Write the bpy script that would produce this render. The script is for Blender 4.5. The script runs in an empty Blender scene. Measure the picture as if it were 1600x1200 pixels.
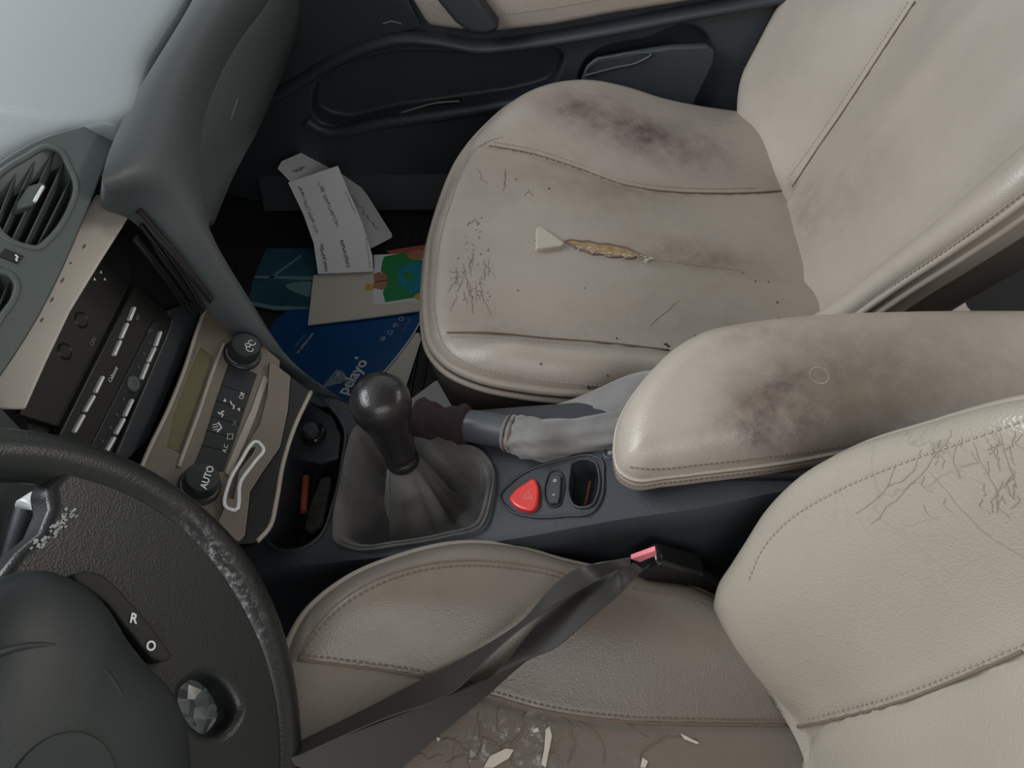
import bpy, bmesh, math, random
import numpy as np
from mathutils import Vector, Matrix
from mathutils.bvhtree import BVHTree

# ------------------------------------------------------------------ camera
# car axes: +x to the rear, +y to the passenger door, +z up, metres
SC = bpy.context.scene
FOC = 1200.0
_yaw, _pitch, _roll = [math.radians(v) for v in (7, 51, 5)]
CAM = np.array([0.0, -0.44, 1.02])
fw = np.array([-math.sin(_yaw)*math.cos(_pitch), math.cos(_yaw)*math.cos(_pitch), -math.sin(_pitch)])
_r0 = np.array([math.cos(_yaw), math.sin(_yaw), 0.0])
_u0 = np.cross(_r0, fw)
rt = _r0*math.cos(_roll) - _u0*math.sin(_roll)
up = _u0*math.cos(_roll) + _r0*math.sin(_roll)
cam_data = bpy.data.cameras.new('camera')
cam_data.sensor_width = 36.0
cam_data.lens = 36.0*FOC/1600.0
cam_data.clip_start = 0.02
cam = bpy.data.objects.new('camera', cam_data)
SC.collection.objects.link(cam)
cam.matrix_world = Matrix(((rt[0], up[0], -fw[0], CAM[0]), (rt[1], up[1], -fw[1], CAM[1]),
                           (rt[2], up[2], -fw[2], CAM[2]), (0, 0, 0, 1)))
SC.camera = cam

# ------------------------------------------------------------------ light
world = bpy.data.worlds.new('overcast')
SC.world = world
world.use_nodes = True
wn = world.node_tree
wn.nodes.clear()
wo = wn.nodes.new('ShaderNodeOutputWorld')
wb = wn.nodes.new('ShaderNodeBackground')
wb.inputs['Color'].default_value = (0.93, 0.97, 1.0, 1)
wb.inputs['Strength'].default_value = 0.62
wn.links.new(wb.outputs[0], wo.inputs[0])

def area(name, loc, target, sx, sy, power, col):
    l = bpy.data.lights.new(name, 'AREA')
    l.shape = 'RECTANGLE'; l.size = sx; l.size_y = sy
    l.energy = power; l.color = col
    o = bpy.data.objects.new(name, l)
    SC.collection.objects.link(o)
    o.location = loc
    o.rotation_euler = (Vector(target)-Vector(loc)).to_track_quat('-Z', 'Y').to_euler()
    return o
area('windscreen_daylight', (-1.25, 0.05, 1.35), (-0.45, 0.1, 0.6), 1.3, 0.6, 28, (0.93, 0.98, 1.0))
area('open_door_daylight', (0.35, -1.25, 1.45), (0.1, 0.1, 0.3), 1.3, 0.9, 9, (1.0, 0.97, 0.93))
area('rear_window_daylight', (1.5, 0.5, 1.35), (0.3, 0.1, 0.3), 1.0, 0.6, 27, (1.0, 0.93, 0.84))

SC.view_settings.view_transform = 'Standard'
SC.view_settings.look = 'None'
SC.view_settings.gamma = 1.0
SC.view_settings.use_curve_mapping = False
SC.view_settings.exposure = 0.0

# ------------------------------------------------------------------ helpers
rnd = random.Random(4)
def ray(px, py):
    return (px-800)/FOC*rt - (py-600)/FOC*up + fw
def nrm(v):
    v = np.array(v, float); return v/np.linalg.norm(v)
def rad(d): return math.radians(d)

class Plane:
    """a real plane in the car; u, v are its in-plane axes, n its normal"""
    def __init__(s, p0, u, n):
        s.p0 = np.array(p0, float); s.n = nrm(n)
        u = np.array(u, float); s.u = nrm(u - s.n*np.dot(u, s.n)); s.v = np.cross(s.n, s.u)
    def P(s, px, py, off=0.0):
        d = ray(px, py)
        return CAM + d*np.dot(s.p0 + s.n*off - CAM, s.n)/np.dot(d, s.n)
    def loc(s, px, py, off=0.0):
        q = s.P(px, py, off) - s.p0
        return float(np.dot(q, s.u)), float(np.dot(q, s.v))
    def W(s, a, b, h=0.0):
        return s.p0 + s.u*a + s.v*b + s.n*h
def atY(px, py, y):
    d = ray(px, py); return CAM + d*(y-CAM[1])/d[1]
def atZ(px, py, z):
    d = ray(px, py); return CAM + d*(z-CAM[2])/d[2]
def atX(px, py, x):
    d = ray(px, py); return CAM + d*(x-CAM[0])/d[0]

def spline(pts, step=8, closed=False):
    """Catmull-Rom through points of any dimension"""
    P = [np.array(p, float) for p in pts]
    n = len(P); out = []
    rng = range(n if closed else n-1)
    for i in rng:
        if closed:
            a, b, c, d = P[(i-1) % n], P[i], P[(i+1) % n], P[(i+2) % n]
        else:
            b, c = P[i], P[i+1]
            a = P[i-1] if i > 0 else 2*b-c
            d = P[i+2] if i+2 < n else 2*c-b
        d0 = np.linalg.norm(b-a)+1e-9; d1 = np.linalg.norm(c-b)+1e-9; d2 = np.linalg.norm(d-c)+1e-9
        m1 = (d1*(b-a)/d0+d0*(c-b)/d1)/(d0+d1)*d1
        m2 = (d2*(c-b)/d1+d1*(d-c)/d2)/(d1+d2)*d1
        for k in range(step):
            t = k/step
            out.append((2*t**3-3*t*t+1)*b+(t**3-2*t*t+t)*m1+(3*t*t-2*t**3)*c+(t**3-t*t)*m2)
    if not closed: out.append(P[-1])
    return out

def resamp(P, n):
    P = np.array(P); d = np.r_[0, np.cumsum(np.linalg.norm(np.diff(P, axis=0), axis=1))]
    t = np.linspace(0, d[-1], n); return [np.array([np.interp(x, d, P[:, k]) for k in range(3)]) for x in t]
class G:
    """collects geometry, builds ONE mesh object"""
    def __init__(s): s.v = []; s.f = []; s.attr = {}
    def add(s, v, f):
        o = len(s.v); s.v += [tuple(float(c) for c in p) for p in v]
        s.f += [tuple(i+o for i in q) for q in f]
        return s
    def grid(s, rows, closed_u=False, closed_v=False):
        nr = len(rows); nc = len(rows[0]); f = []
        for i in range(nr if closed_v else nr-1):
            for j in range(nc if closed_u else nc-1):
                a = i*nc+j; b = i*nc+(j+1) % nc
                c = ((i+1) % nr)*nc+(j+1) % nc; d = ((i+1) % nr)*nc+j
                f.append((a, b, c, d))
        return s.add([p for r in rows for p in r], f)
    def tube(s, pts, r, seg=8, closed=False, sq=1.0, upv=(0, 0, 1), caps=True):
        P = [np.array(p, float) for p in pts]; n = len(P)
        R = r if hasattr(r, '__len__') else [r]*n
        rows = []
        U = nrm(upv)
        for i in range(n):
            if closed: t = P[(i+1) % n]-P[i-1]
            else: t = P[min(i+1, n-1)]-P[max(i-1, 0)]
            t = nrm(t)
            w = np.cross(t, U)
            if np.linalg.norm(w) < 1e-4: w = np.cross(t, (1, 0.01, 0))
            w = nrm(w); h = np.cross(w, t)
            rows.append([P[i]+w*R[i]*math.cos(2*math.pi*k/seg)+h*R[i]*sq*math.sin(2*math.pi*k/seg) for k in range(seg)])
        o = len(s.v)
        s.grid(rows, closed_u=True, closed_v=closed)
        if caps and not closed:
            s.f.append(tuple(o+k for k in range(seg)))
            s.f.append(tuple(o+(n-1)*seg+k for k in reversed(range(seg))))
        return s
    def prism(s, poly, vec):
        """poly: 3D points (top), extruded by vec"""
        vec = np.array(vec, float); n = len(poly)
        v = [np.array(p, float) for p in poly]; v += [p+vec for p in v]
        f = [tuple(range(n)), tuple(reversed(range(n, 2*n)))]
        f += [(i, i+n, (i+1) % n+n, (i+1) % n) for i in range(n)]
        return s.add(v, f)
    def box(s, c, size, ax=None):
        c = np.array(c, float); ax = ax if ax is not None else np.eye(3)
        a, b, d = [np.array(ax[i])*size[i]/2 for i in range(3)]
        return s.prism([c-a-b+d, c+a-b+d, c+a+b+d, c-a+b+d], -2*d)
    def lathe(s, c, axis, prof, seg=32, ref=(1, 0, 0)):
        c = np.array(c, float); A = nrm(axis); e = nrm(np.cross(A, ref)); g = np.cross(A, e)
        rows = [[c+A*h+(e*math.cos(2*math.pi*k/seg)+g*math.sin(2*math.pi*k/seg))*max(r, 1e-5) for k in range(seg)] for r, h in prof]
        return s.grid(rows, closed_u=True)
    def build(s, name, mat, parent=None, bevel=0, seg=3, smooth=True, angle=40, sub=0, loc=None):
        me = bpy.data.meshes.new(name)
        L = np.array(parent['_o'] if parent is not None else (loc if loc is not None else (0, 0, 0)))
        me.from_pydata([tuple(np.array(p)-L) for p in s.v], [], s.f)
        me.update()
        b = bmesh.new(); b.from_mesh(me)
        bmesh.ops.remove_doubles(b, verts=b.verts, dist=1e-6)
        bmesh.ops.recalc_face_normals(b, faces=b.faces)
        b.to_mesh(me); b.free()
        if mat: me.materials.append(mat)
        o = bpy.data.objects.new(name, me)
        SC.collection.objects.link(o)
        if parent is not None: o.parent = parent; o['_o'] = list(map(float, L))
        else: o.location = L; o['_o'] = list(map(float, L))
        if bevel:
            m = o.modifiers.new('bevel', 'BEVEL'); m.width = bevel; m.segments = seg
            m.limit_method = 'ANGLE'; m.angle_limit = rad(35); m.harden_normals = False
        if sub:
            m = o.modifiers.new('sub', 'SUBSURF'); m.levels = sub; m.render_levels = sub
        if smooth:
            for p in me.polygons: p.use_smooth = True
            if angle < 180:
                b = bmesh.new(); b.from_mesh(me)
                for e in b.edges:
                    if len(e.link_faces) == 2 and e.calc_face_angle(0) > rad(angle): e.smooth = False
                b.to_mesh(me); b.free()
        return o
def empty(name, loc, label, cat, group=None):
    o = bpy.data.objects.new(name, None)
    SC.collection.objects.link(o); o.location = loc; o.empty_display_size = 0.02
    o['_o'] = list(map(float, loc)); o['label'] = label; o['category'] = cat
    if group: o['group'] = group
    return o
def tag(o, label, cat, group=None):
    o['label'] = label; o['category'] = cat
    if group: o['group'] = group
    return o
def apply_mods(o):
    dg = bpy.context.evaluated_depsgraph_get()
    me = bpy.data.meshes.new_from_object(o.evaluated_get(dg))
    o.modifiers.clear(); o.data = me
def cut(o, cutters):
    for c in cutters:
        m = o.modifiers.new('cut', 'BOOLEAN'); m.object = c; m.operation = 'DIFFERENCE'; m.solver = 'EXACT'
    apply_mods(o)
    for c in cutters: bpy.data.objects.remove(c)
def finish(o, bevel=0.002, seg=3, angle=40):
    """smooth shading with sharp edges and a bevel, after a cut"""
    me = o.data
    b = bmesh.new(); b.from_mesh(me)
    bmesh.ops.remove_doubles(b, verts=b.verts, dist=2e-5)
    for e in b.edges:
        if len(e.link_faces) == 2: e.smooth = e.calc_face_angle(0) < rad(angle)
    for f in b.faces: f.smooth = True
    b.to_mesh(me); b.free()
    if bevel:
        m = o.modifiers.new('bevel', 'BEVEL'); m.width = bevel; m.segments = seg
        m.limit_method = 'ANGLE'; m.angle_limit = rad(angle)
def set_attr(o, name, vals):
    a = o.data.attributes.new(name, 'FLOAT', 'POINT'); a.data.foreach_set('value', [float(v) for v in vals])

def bvh_of(o):
    dg = bpy.context.evaluated_depsgraph_get()
    me = o.evaluated_get(dg).to_mesh()
    L = Vector(o['_o'])
    t = BVHTree.FromPolygons([v.co+L for v in me.vertices], [tuple(p.vertices) for p in me.polygons])
    o.evaluated_get(dg).to_mesh_clear()
    return t
def hit(bvh, px, py, lift=0.0):
    d = Vector(ray(px, py)).normalized()
    p, n, i, dist = bvh.ray_cast(Vector(CAM), d)
    if p is None: return None
    if n.dot(d) > 0: n = -n
    return np.array(p+n*lift), np.array(n)
def trace(bvh, pts, lift=0.0, step=8):
    out = []
    for q in spline(pts, step):
        h = hit(bvh, q[0], q[1], lift)
        if h: out.append(h)
    return out

# ------------------------------------------------------------------ materials
def mat(name, col, rough=0.5, metal=0.0, bump=0.0, bscale=300.0, spec=0.5, var=0.0, vscale=8.0,
        stain=None, wear=None, crack=0.0, coat=0.0, alpha=1.0, kind='noise', sheen=0.0, trans=0.0):
    m = bpy.data.materials.new(name); m.use_nodes = True
    nt = m.node_tree; N = nt.nodes; L = nt.links
    p = N['Principled BSDF']
    p.inputs['Base Color'].default_value = (*col, 1); p.inputs['Roughness'].default_value = rough
    p.inputs['Metallic'].default_value = metal
    p.inputs['Specular IOR Level'].default_value = spec
    p.inputs['Coat Weight'].default_value = coat
    p.inputs['Alpha'].default_value = alpha
    p.inputs['Sheen Weight'].default_value = sheen
    p.inputs['Transmission Weight'].default_value = trans
    tc = N.new('ShaderNodeTexCoord')
    cur = None
    def rgb(c):
        n = N.new('ShaderNodeRGB'); n.outputs[0].default_value = (*c, 1); return n.outputs[0]
    def noise(sc, det=4, ro=0.6):
        n = N.new('ShaderNodeTexNoise'); n.inputs['Scale'].default_value = sc
        n.inputs['Detail'].default_value = det; n.inputs['Roughness'].default_value = ro
        L.new(tc.outputs['Object'], n.inputs['Vector']); return n.outputs['Fac']
    def ramp(s, a, b, lo=0.0, hi=1.0):
        n = N.new('ShaderNodeMapRange'); n.inputs[1].default_value = a; n.inputs[2].default_value = b
        n.inputs[3].default_value = lo; n.inputs[4].default_value = hi; L.new(s, n.inputs[0]); return n.outputs[0]
    def mul(a, b):
        n = N.new('ShaderNodeMath'); n.operation = 'MULTIPLY'; n.use_clamp = True
        L.new(a, n.inputs[0]); L.new(b, n.inputs[1]) if not isinstance(b, float) else setattr(n.inputs[1], 'default_value', b)
        return n.outputs[0]
    def mix(f, a, b):
        n = N.new('ShaderNodeMix'); n.data_type = 'RGBA'; L.new(f, n.inputs[0]); L.new(a, n.inputs[6]); L.new(b, n.inputs[7]); return n.outputs[2]
    cur = rgb(col)
    if var:
        cur = mix(ramp(noise(vscale, 5), 0.35, 0.7), cur, rgb([c*(1-var) for c in col]))
    def attr(nm):
        n = N.new('ShaderNodeAttribute'); n.attribute_name = nm; return n.outputs['Fac']
    if stain:
        for nm, c, sc in stain:
            f = mul(attr(nm), ramp(noise(sc, 8, 0.7), 0.3, 0.62, 0.25, 1.0))
            cur = mix(f, cur, rgb(c))
    if wear:
        c, sc, th = wear
        f = mul(attr('wear'), ramp(noise(sc, 8, 0.75), th, th+0.12))
        cur = mix(f, cur, rgb(c))
    h = None
    if bump:
        if kind == 'leather':
            v = N.new('ShaderNodeTexVoronoi'); v.inputs['Scale'].default_value = bscale
            v.feature = 'F1'; L.new(tc.outputs['Object'], v.inputs['Vector'])
            n2 = noise(bscale*0.12, 4)
            a = N.new('ShaderNodeMath'); a.operation = 'ADD'; L.new(v.outputs['Distance'], a.inputs[0]); L.new(mul(n2, 1.0), a.inputs[1]); h = a.outputs[0]
        else:
            h = noise(bscale, 3)
    if crack:
        v = N.new('ShaderNodeTexVoronoi'); v.feature = 'DISTANCE_TO_EDGE'; v.inputs['Scale'].default_value = 26
        d = N.new('ShaderNodeVectorMath'); d.operation = 'MULTIPLY_ADD'
        nz = N.new('ShaderNodeTexNoise'); nz.inputs['Scale'].default_value = 14; nz.inputs['Detail'].default_value = 6
        L.new(tc.outputs['Object'], nz.inputs['Vector'])
        L.new(nz.outputs['Color'], d.inputs[0]); d.inputs[1].default_value = (.09, .09, .09); L.new(tc.outputs['Object'], d.inputs[2])
        L.new(d.outputs[0], v.inputs['Vector'])
        e = ramp(v.outputs['Distance'], 0.0, 0.035, 1.0, 0.0)
        e = mul(mul(e, attr('crack')), ramp(noise(9, 3), 0.42, 0.58))
        cur = mix(mul(e, 0.75), cur, rgb([c*0.35 for c in col]))
        iv = N.new('ShaderNodeMath'); iv.operation = 'SUBTRACT'
        L.new(h, iv.inputs[0]); k = N.new('ShaderNodeMath'); k.operation = 'MULTIPLY'; L.new(e, k.inputs[0]); k.inputs[1].default_value = crack
        L.new(k.outputs[0], iv.inputs[1]); h = iv.outputs[0]
    if h is not None:
        b = N.new('ShaderNodeBump'); b.inputs['Strength'].default_value = bump; b.inputs['Distance'].default_value = 0.0006 if kind != 'leather' else 0.0012
        L.new(h, b.inputs['Height']); L.new(b.outputs[0], p.inputs['Normal'])
    L.new(cur, p.inputs['Base Color'])
    return m
M = {}
M['leather'] = mat('beige_leather', (.385, .338, .290), .34, bump=.16, bscale=600, kind='leather', var=.14, vscale=7,
                   stain=[('stain', (.105, .075, .072), 34), ('tone_patch', (.20, .165, .125), 40)])  # second attribute lays soft darker patches, mostly along seams and creases
M['leather_worn'] = mat('worn_leather', (.185, .160, .134), .36, bump=.22, bscale=560, kind='leather', var=.2, vscale=6, crack=1.6,
                        stain=[('stain', (.12, .10, .08), 30), ('tone_patch', (.23, .20, .16), 40)], wear=((.45, .44, .41), 90, .54))  # second attribute lays soft patches slightly paler than the base
M['leather_back'] = mat('driver_back_leather', (.365, .322, .268), .28, bump=.28, bscale=480, kind='leather', var=.10, vscale=6, crack=.5,
                        stain=[('stain', (.2, .17, .14), 40)])
M['piping'] = mat('beige_piping', (.33, .285, .24), .5, bump=.3, bscale=500)
M['piping2'] = mat('cream_leather_tab', (.44, .39, .325), .45, bump=.2, bscale=500)
M['thread'] = mat('beige_thread', (.34, .30, .25), .8)
M['thread_dark'] = mat('dark_brown_thread', (.16, .12, .09), .8)  # dark brown for seam lines, stitches, cracks and bands
M['side_dark'] = mat('dark_taupe_side', (.085, .072, .062), .6, bump=.3, bscale=400)  # dark taupe, well below the seat leather, for cushion and backrest sides
M['dash'] = mat('blue_grey_dashboard', (.078, .092, .096), .42, bump=.25, bscale=900, var=.08, vscale=3)
M['dash_top'] = mat('sky_bright_dashboard_top', (.175, .195, .20), .34, bump=.25, bscale=700)  # base lighter than the fascia, sky reflection put into the colour
M['vent'] = mat('vent_grey', (.085, .105, .104), .45, bump=.15, bscale=900)
M['plastic'] = mat('charcoal_plastic', (.034, .038, .045), .5, bump=.5, bscale=600, var=.1, vscale=14)
M['door'] = mat('dark_door_trim', (.040, .048, .056), .45, bump=.3, bscale=500)
M['black'] = mat('black_plastic', (.012, .012, .013), .4)
M['gloss'] = mat('gloss_black', (.010, .010, .011), .14)
M['radio'] = mat('radio_black', (.018, .018, .018), .38)
M['key'] = mat('climate_key_black', (.020, .023, .027), .42)
M['rub'] = mat('soft_black', (.014, .014, .015), .65)
M['taupe'] = mat('taupe_panel', (.20, .17, .135), .42, bump=.1, bscale=600, var=.1, vscale=8)
M['taupe_edge'] = mat('pale_trim_edge', (.42, .38, .33), .35)
M['flap'] = mat('cream_panel', (.62, .58, .52), .38, var=.06, vscale=12)
M['lcd'] = mat('lcd_olive', (.16, .145, .075), .25)
M['silver'] = mat('satin_silver', (.85, .88, .88), .35, metal=.2)
M['chrome'] = mat('chrome', (.9, .9, .9), .12, metal=1.0)
M['white'] = mat('white_marking', (.75, .77, .77), .5)
M['dim'] = mat('dim_marking', (.22, .22, .22), .5)
M['boot'] = mat('dusty_grey_leather', (.125, .115, .11), .75, bump=1.0, bscale=220, var=.6, vscale=22, sheen=.3)
M['knob'] = mat('worn_black_knob', (.018, .016, .017), .27, bump=.10, bscale=500, kind='leather')
M['fuzzy'] = mat('dark_maroon_fleece', (.020, .009, .012), 1.0, bump=1.0, bscale=260)
M['tube'] = mat('slate_tube', (.060, .068, .080), .35)
M['gaiter'] = mat('grey_suede', (.20, .19, .185), .8, bump=.7, bscale=120, var=.35, vscale=20, sheen=.3)
M['red'] = mat('hazard_red', (.66, .035, .028), .3, coat=.4)
M['redmark'] = mat('pale_red_marking', (.80, .30, .26), .45)
M['pink'] = mat('buckle_pink', (.80, .22, .26), .4)
M['belt'] = mat('seat_belt_webbing', (.040, .036, .034), .55, bump=.6, bscale=900)
M['wheel'] = mat('wheel_leather', (.014, .0155, .016), .36, bump=.12, bscale=700, kind='leather', wear=((.30, .30, .33), 190, .50))
M['hub'] = mat('airbag_cover', (.022, .029, .030), .45, bump=.2, bscale=600)
M['carpet'] = mat('black_carpet', (.010, .010, .011), .95, bump=1.0, bscale=500)
M['mat'] = mat('rubber_mat', (.014, .014, .015), .6)
M['paper'] = mat('white_paper', (.93, .93, .97), .7, var=.05, vscale=6)
M['paper2'] = mat('grey_white_paper', (.80, .78, .76), .7)
M['card'] = mat('beige_card', (.78, .73, .63), .65)
M['blue'] = mat('blue_folder', (.005, .085, .27), .35, var=.15, vscale=5)
M['teal'] = mat('teal_leaflet', (.05, .16, .22), .25, var=.5, vscale=9)
M['tealp'] = mat('teal_pale_print', (.18, .33, .36), .3)
M['green'] = mat('green_print', (.03, .30, .09), .5)
M['bluep'] = mat('turquoise_print', (.02, .33, .45), .5, var=.3, vscale=60)
M['skin'] = mat('skin_print', (.52, .23, .15), .5)
M['skin2'] = mat('salmon_paper', (.50, .12, .08), .55)
M['yellow'] = mat('yellow_print', (.75, .45, .05), .5)
M['ink'] = mat('pale_ink', (.22, .22, .30), .8)
M['foam'] = mat('yellow_foam', (.40, .26, .14), .9, bump=1.0, bscale=300, var=.4, vscale=90)
M['fray'] = mat('frayed_backing', (.60, .55, .47), .9, bump=.8, bscale=700)
M['crease'] = mat('leather_crease', (.30, .26, .22), .7)
M['chip'] = mat('pale_worn_chips', (.36, .37, .36), .6)
M['dirt'] = mat('dark_crumb', (.03, .025, .02), .9)
M['scratch'] = mat('scratch_brown', (.20, .155, .145), .8)
M['coin'] = mat('dusty_lint', (.14, .14, .13), .9, bump=1.0, bscale=300, var=.5, vscale=80)
M['orange'] = mat('orange_plastic', (.45, .10, .04), .5)
M['headliner'] = mat('headliner', (.42, .41, .38), .9, bump=.2, bscale=400)
M['wrap'] = mat('clear_wrapper', (.8, .85, .88), .08, alpha=.35, spec=.8)
M['cable'] = mat('dark_metal_pen', (.02, .02, .022), .3)

def ribbon_on(g, tr, w, thick=0.0):
    """flat strip of width w lying on traced surface points [(p, n)]"""
    P = [t[0] for t in tr]
    if len(P) < 2: return
    rows = []
    for i, (p, n) in enumerate(tr):
        t = nrm(P[min(i+1, len(P)-1)]-P[max(i-1, 0)]+1e-9)
        s = nrm(np.cross(n, t)); ww = w(i/(len(tr)-1)) if callable(w) else w
        rows.append([p-s*ww/2-n*.0006, p-s*ww*.3+n*.0004, p+s*ww*.3+n*.0004, p+s*ww/2-n*.0006])
    g.grid(rows)
def stitches(g, P, pitch=.0055, ln=.0034, r=.0007, N=None):
    """row of short thread dashes along a polyline"""
    P = [np.array(p) for p in P]; acc = 0; nxt = 0
    for i in range(len(P)-1):
        d = P[i+1]-P[i]; l = np.linalg.norm(d)
        if l < 1e-7: continue
        while nxt <= acc+l:
            a = P[i]+d*((nxt-acc)/l); u = d/l
            g.tube([a, a+u*ln*.3+np.array([0, 0, r*.5]), a+u*ln], r, 5)
            nxt += pitch
        acc += l

def text(s, o3, right, upv, size, m, parent, name='lettering', extr=.0002, align='LEFT', bold=0.0):
    c = bpy.data.curves.new(name, 'FONT'); c.body = s; c.size = size; c.extrude = extr
    c.align_x = align; c.align_y = 'CENTER'; c.offset = bold; c.resolution_u = 3
    t = bpy.data.objects.new(name, c); SC.collection.objects.link(t)
    R = nrm(right); N_ = nrm(np.cross(R, upv)); U = np.cross(N_, R)
    o3 = np.array(o3)+N_*(extr+.0003)
    L = np.array(parent['_o']) if parent is not None else np.zeros(3)
    dg = bpy.context.evaluated_depsgraph_get()
    me = bpy.data.meshes.new_from_object(t.evaluated_get(dg))
    bpy.data.objects.remove(t)
    p = o3-L
    me.transform(Matrix(((R[0], U[0], N_[0], p[0]), (R[1], U[1], N_[1], p[1]), (R[2], U[2], N_[2], p[2]), (0, 0, 0, 1))))
    me.materials.clear(); me.materials.append(m)
    o = bpy.data.objects.new(name, me); SC.collection.objects.link(o)
    if parent is not None: o.parent = parent
    o['_o'] = list(map(float, L))
    return o

# ------------------------------------------------------------------ cabin shell
def slab(name, c, size, m, kind='structure'):
    o = G().box(c, size).build(name, m, smooth=False); o['kind'] = kind; return o
slab('floor', (.35, 0, .025), (2.9, 1.66, .04), M['carpet'])
slab('ceiling', (.75, 0, 1.27), (2.1, 1.5, .04), M['headliner'])
# footwell carpet rising to the bulkhead
g = G()
rows = [[(x, y, z) for y in np.linspace(-.80, .80, 12)] for x, z in [(-.45, .042), (-.60, .05), (-.78, .12), (-.95, .26), (-1.02, .48), (-1.04, .62)]]
g.grid(rows)
g.grid([[(x-.02, y, z-.02) for (x, y, z) in r] for r in rows])
o = g.build('wall_front', M['carpet']); o['kind'] = 'structure'
slab('wall_right', (.35, .845, .10), (2.9, .03, .22), M['door'])
slab('wall_left', (.35, -.845, .10), (2.9, .03, .22), M['door'])
slab('wall_rear', (1.72, 0, .38), (.04, 1.6, .78), M['door'])

# ------------------------------------------------------------------ seats
def hermite(xk, yk, x):
    xk = np.array(xk); yk = np.array(yk)
    m = np.zeros_like(yk)
    d = np.diff(yk)/np.maximum(np.diff(xk), 1e-6)
    m[1:-1] = (d[:-1]+d[1:])/2; m[0] = d[0]; m[-1] = d[-1]
    i = np.clip(np.searchsorted(xk, x)-1, 0, len(xk)-2)
    h = np.maximum(xk[i+1]-xk[i], 1e-6); t = np.clip((x-xk[i])/h, 0, 1)
    return ((2*t**3-3*t**2+1)*yk[i]+(t**3-2*t**2+t)*h*m[i]+(-2*t**3+3*t**2)*yk[i+1]+(t**3-t**2)*h*m[i+1])
def sstep(x, a, b):
    t = np.clip((x-a)/(b-a), 0, 1); return t*t*(3-2*t)

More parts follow.
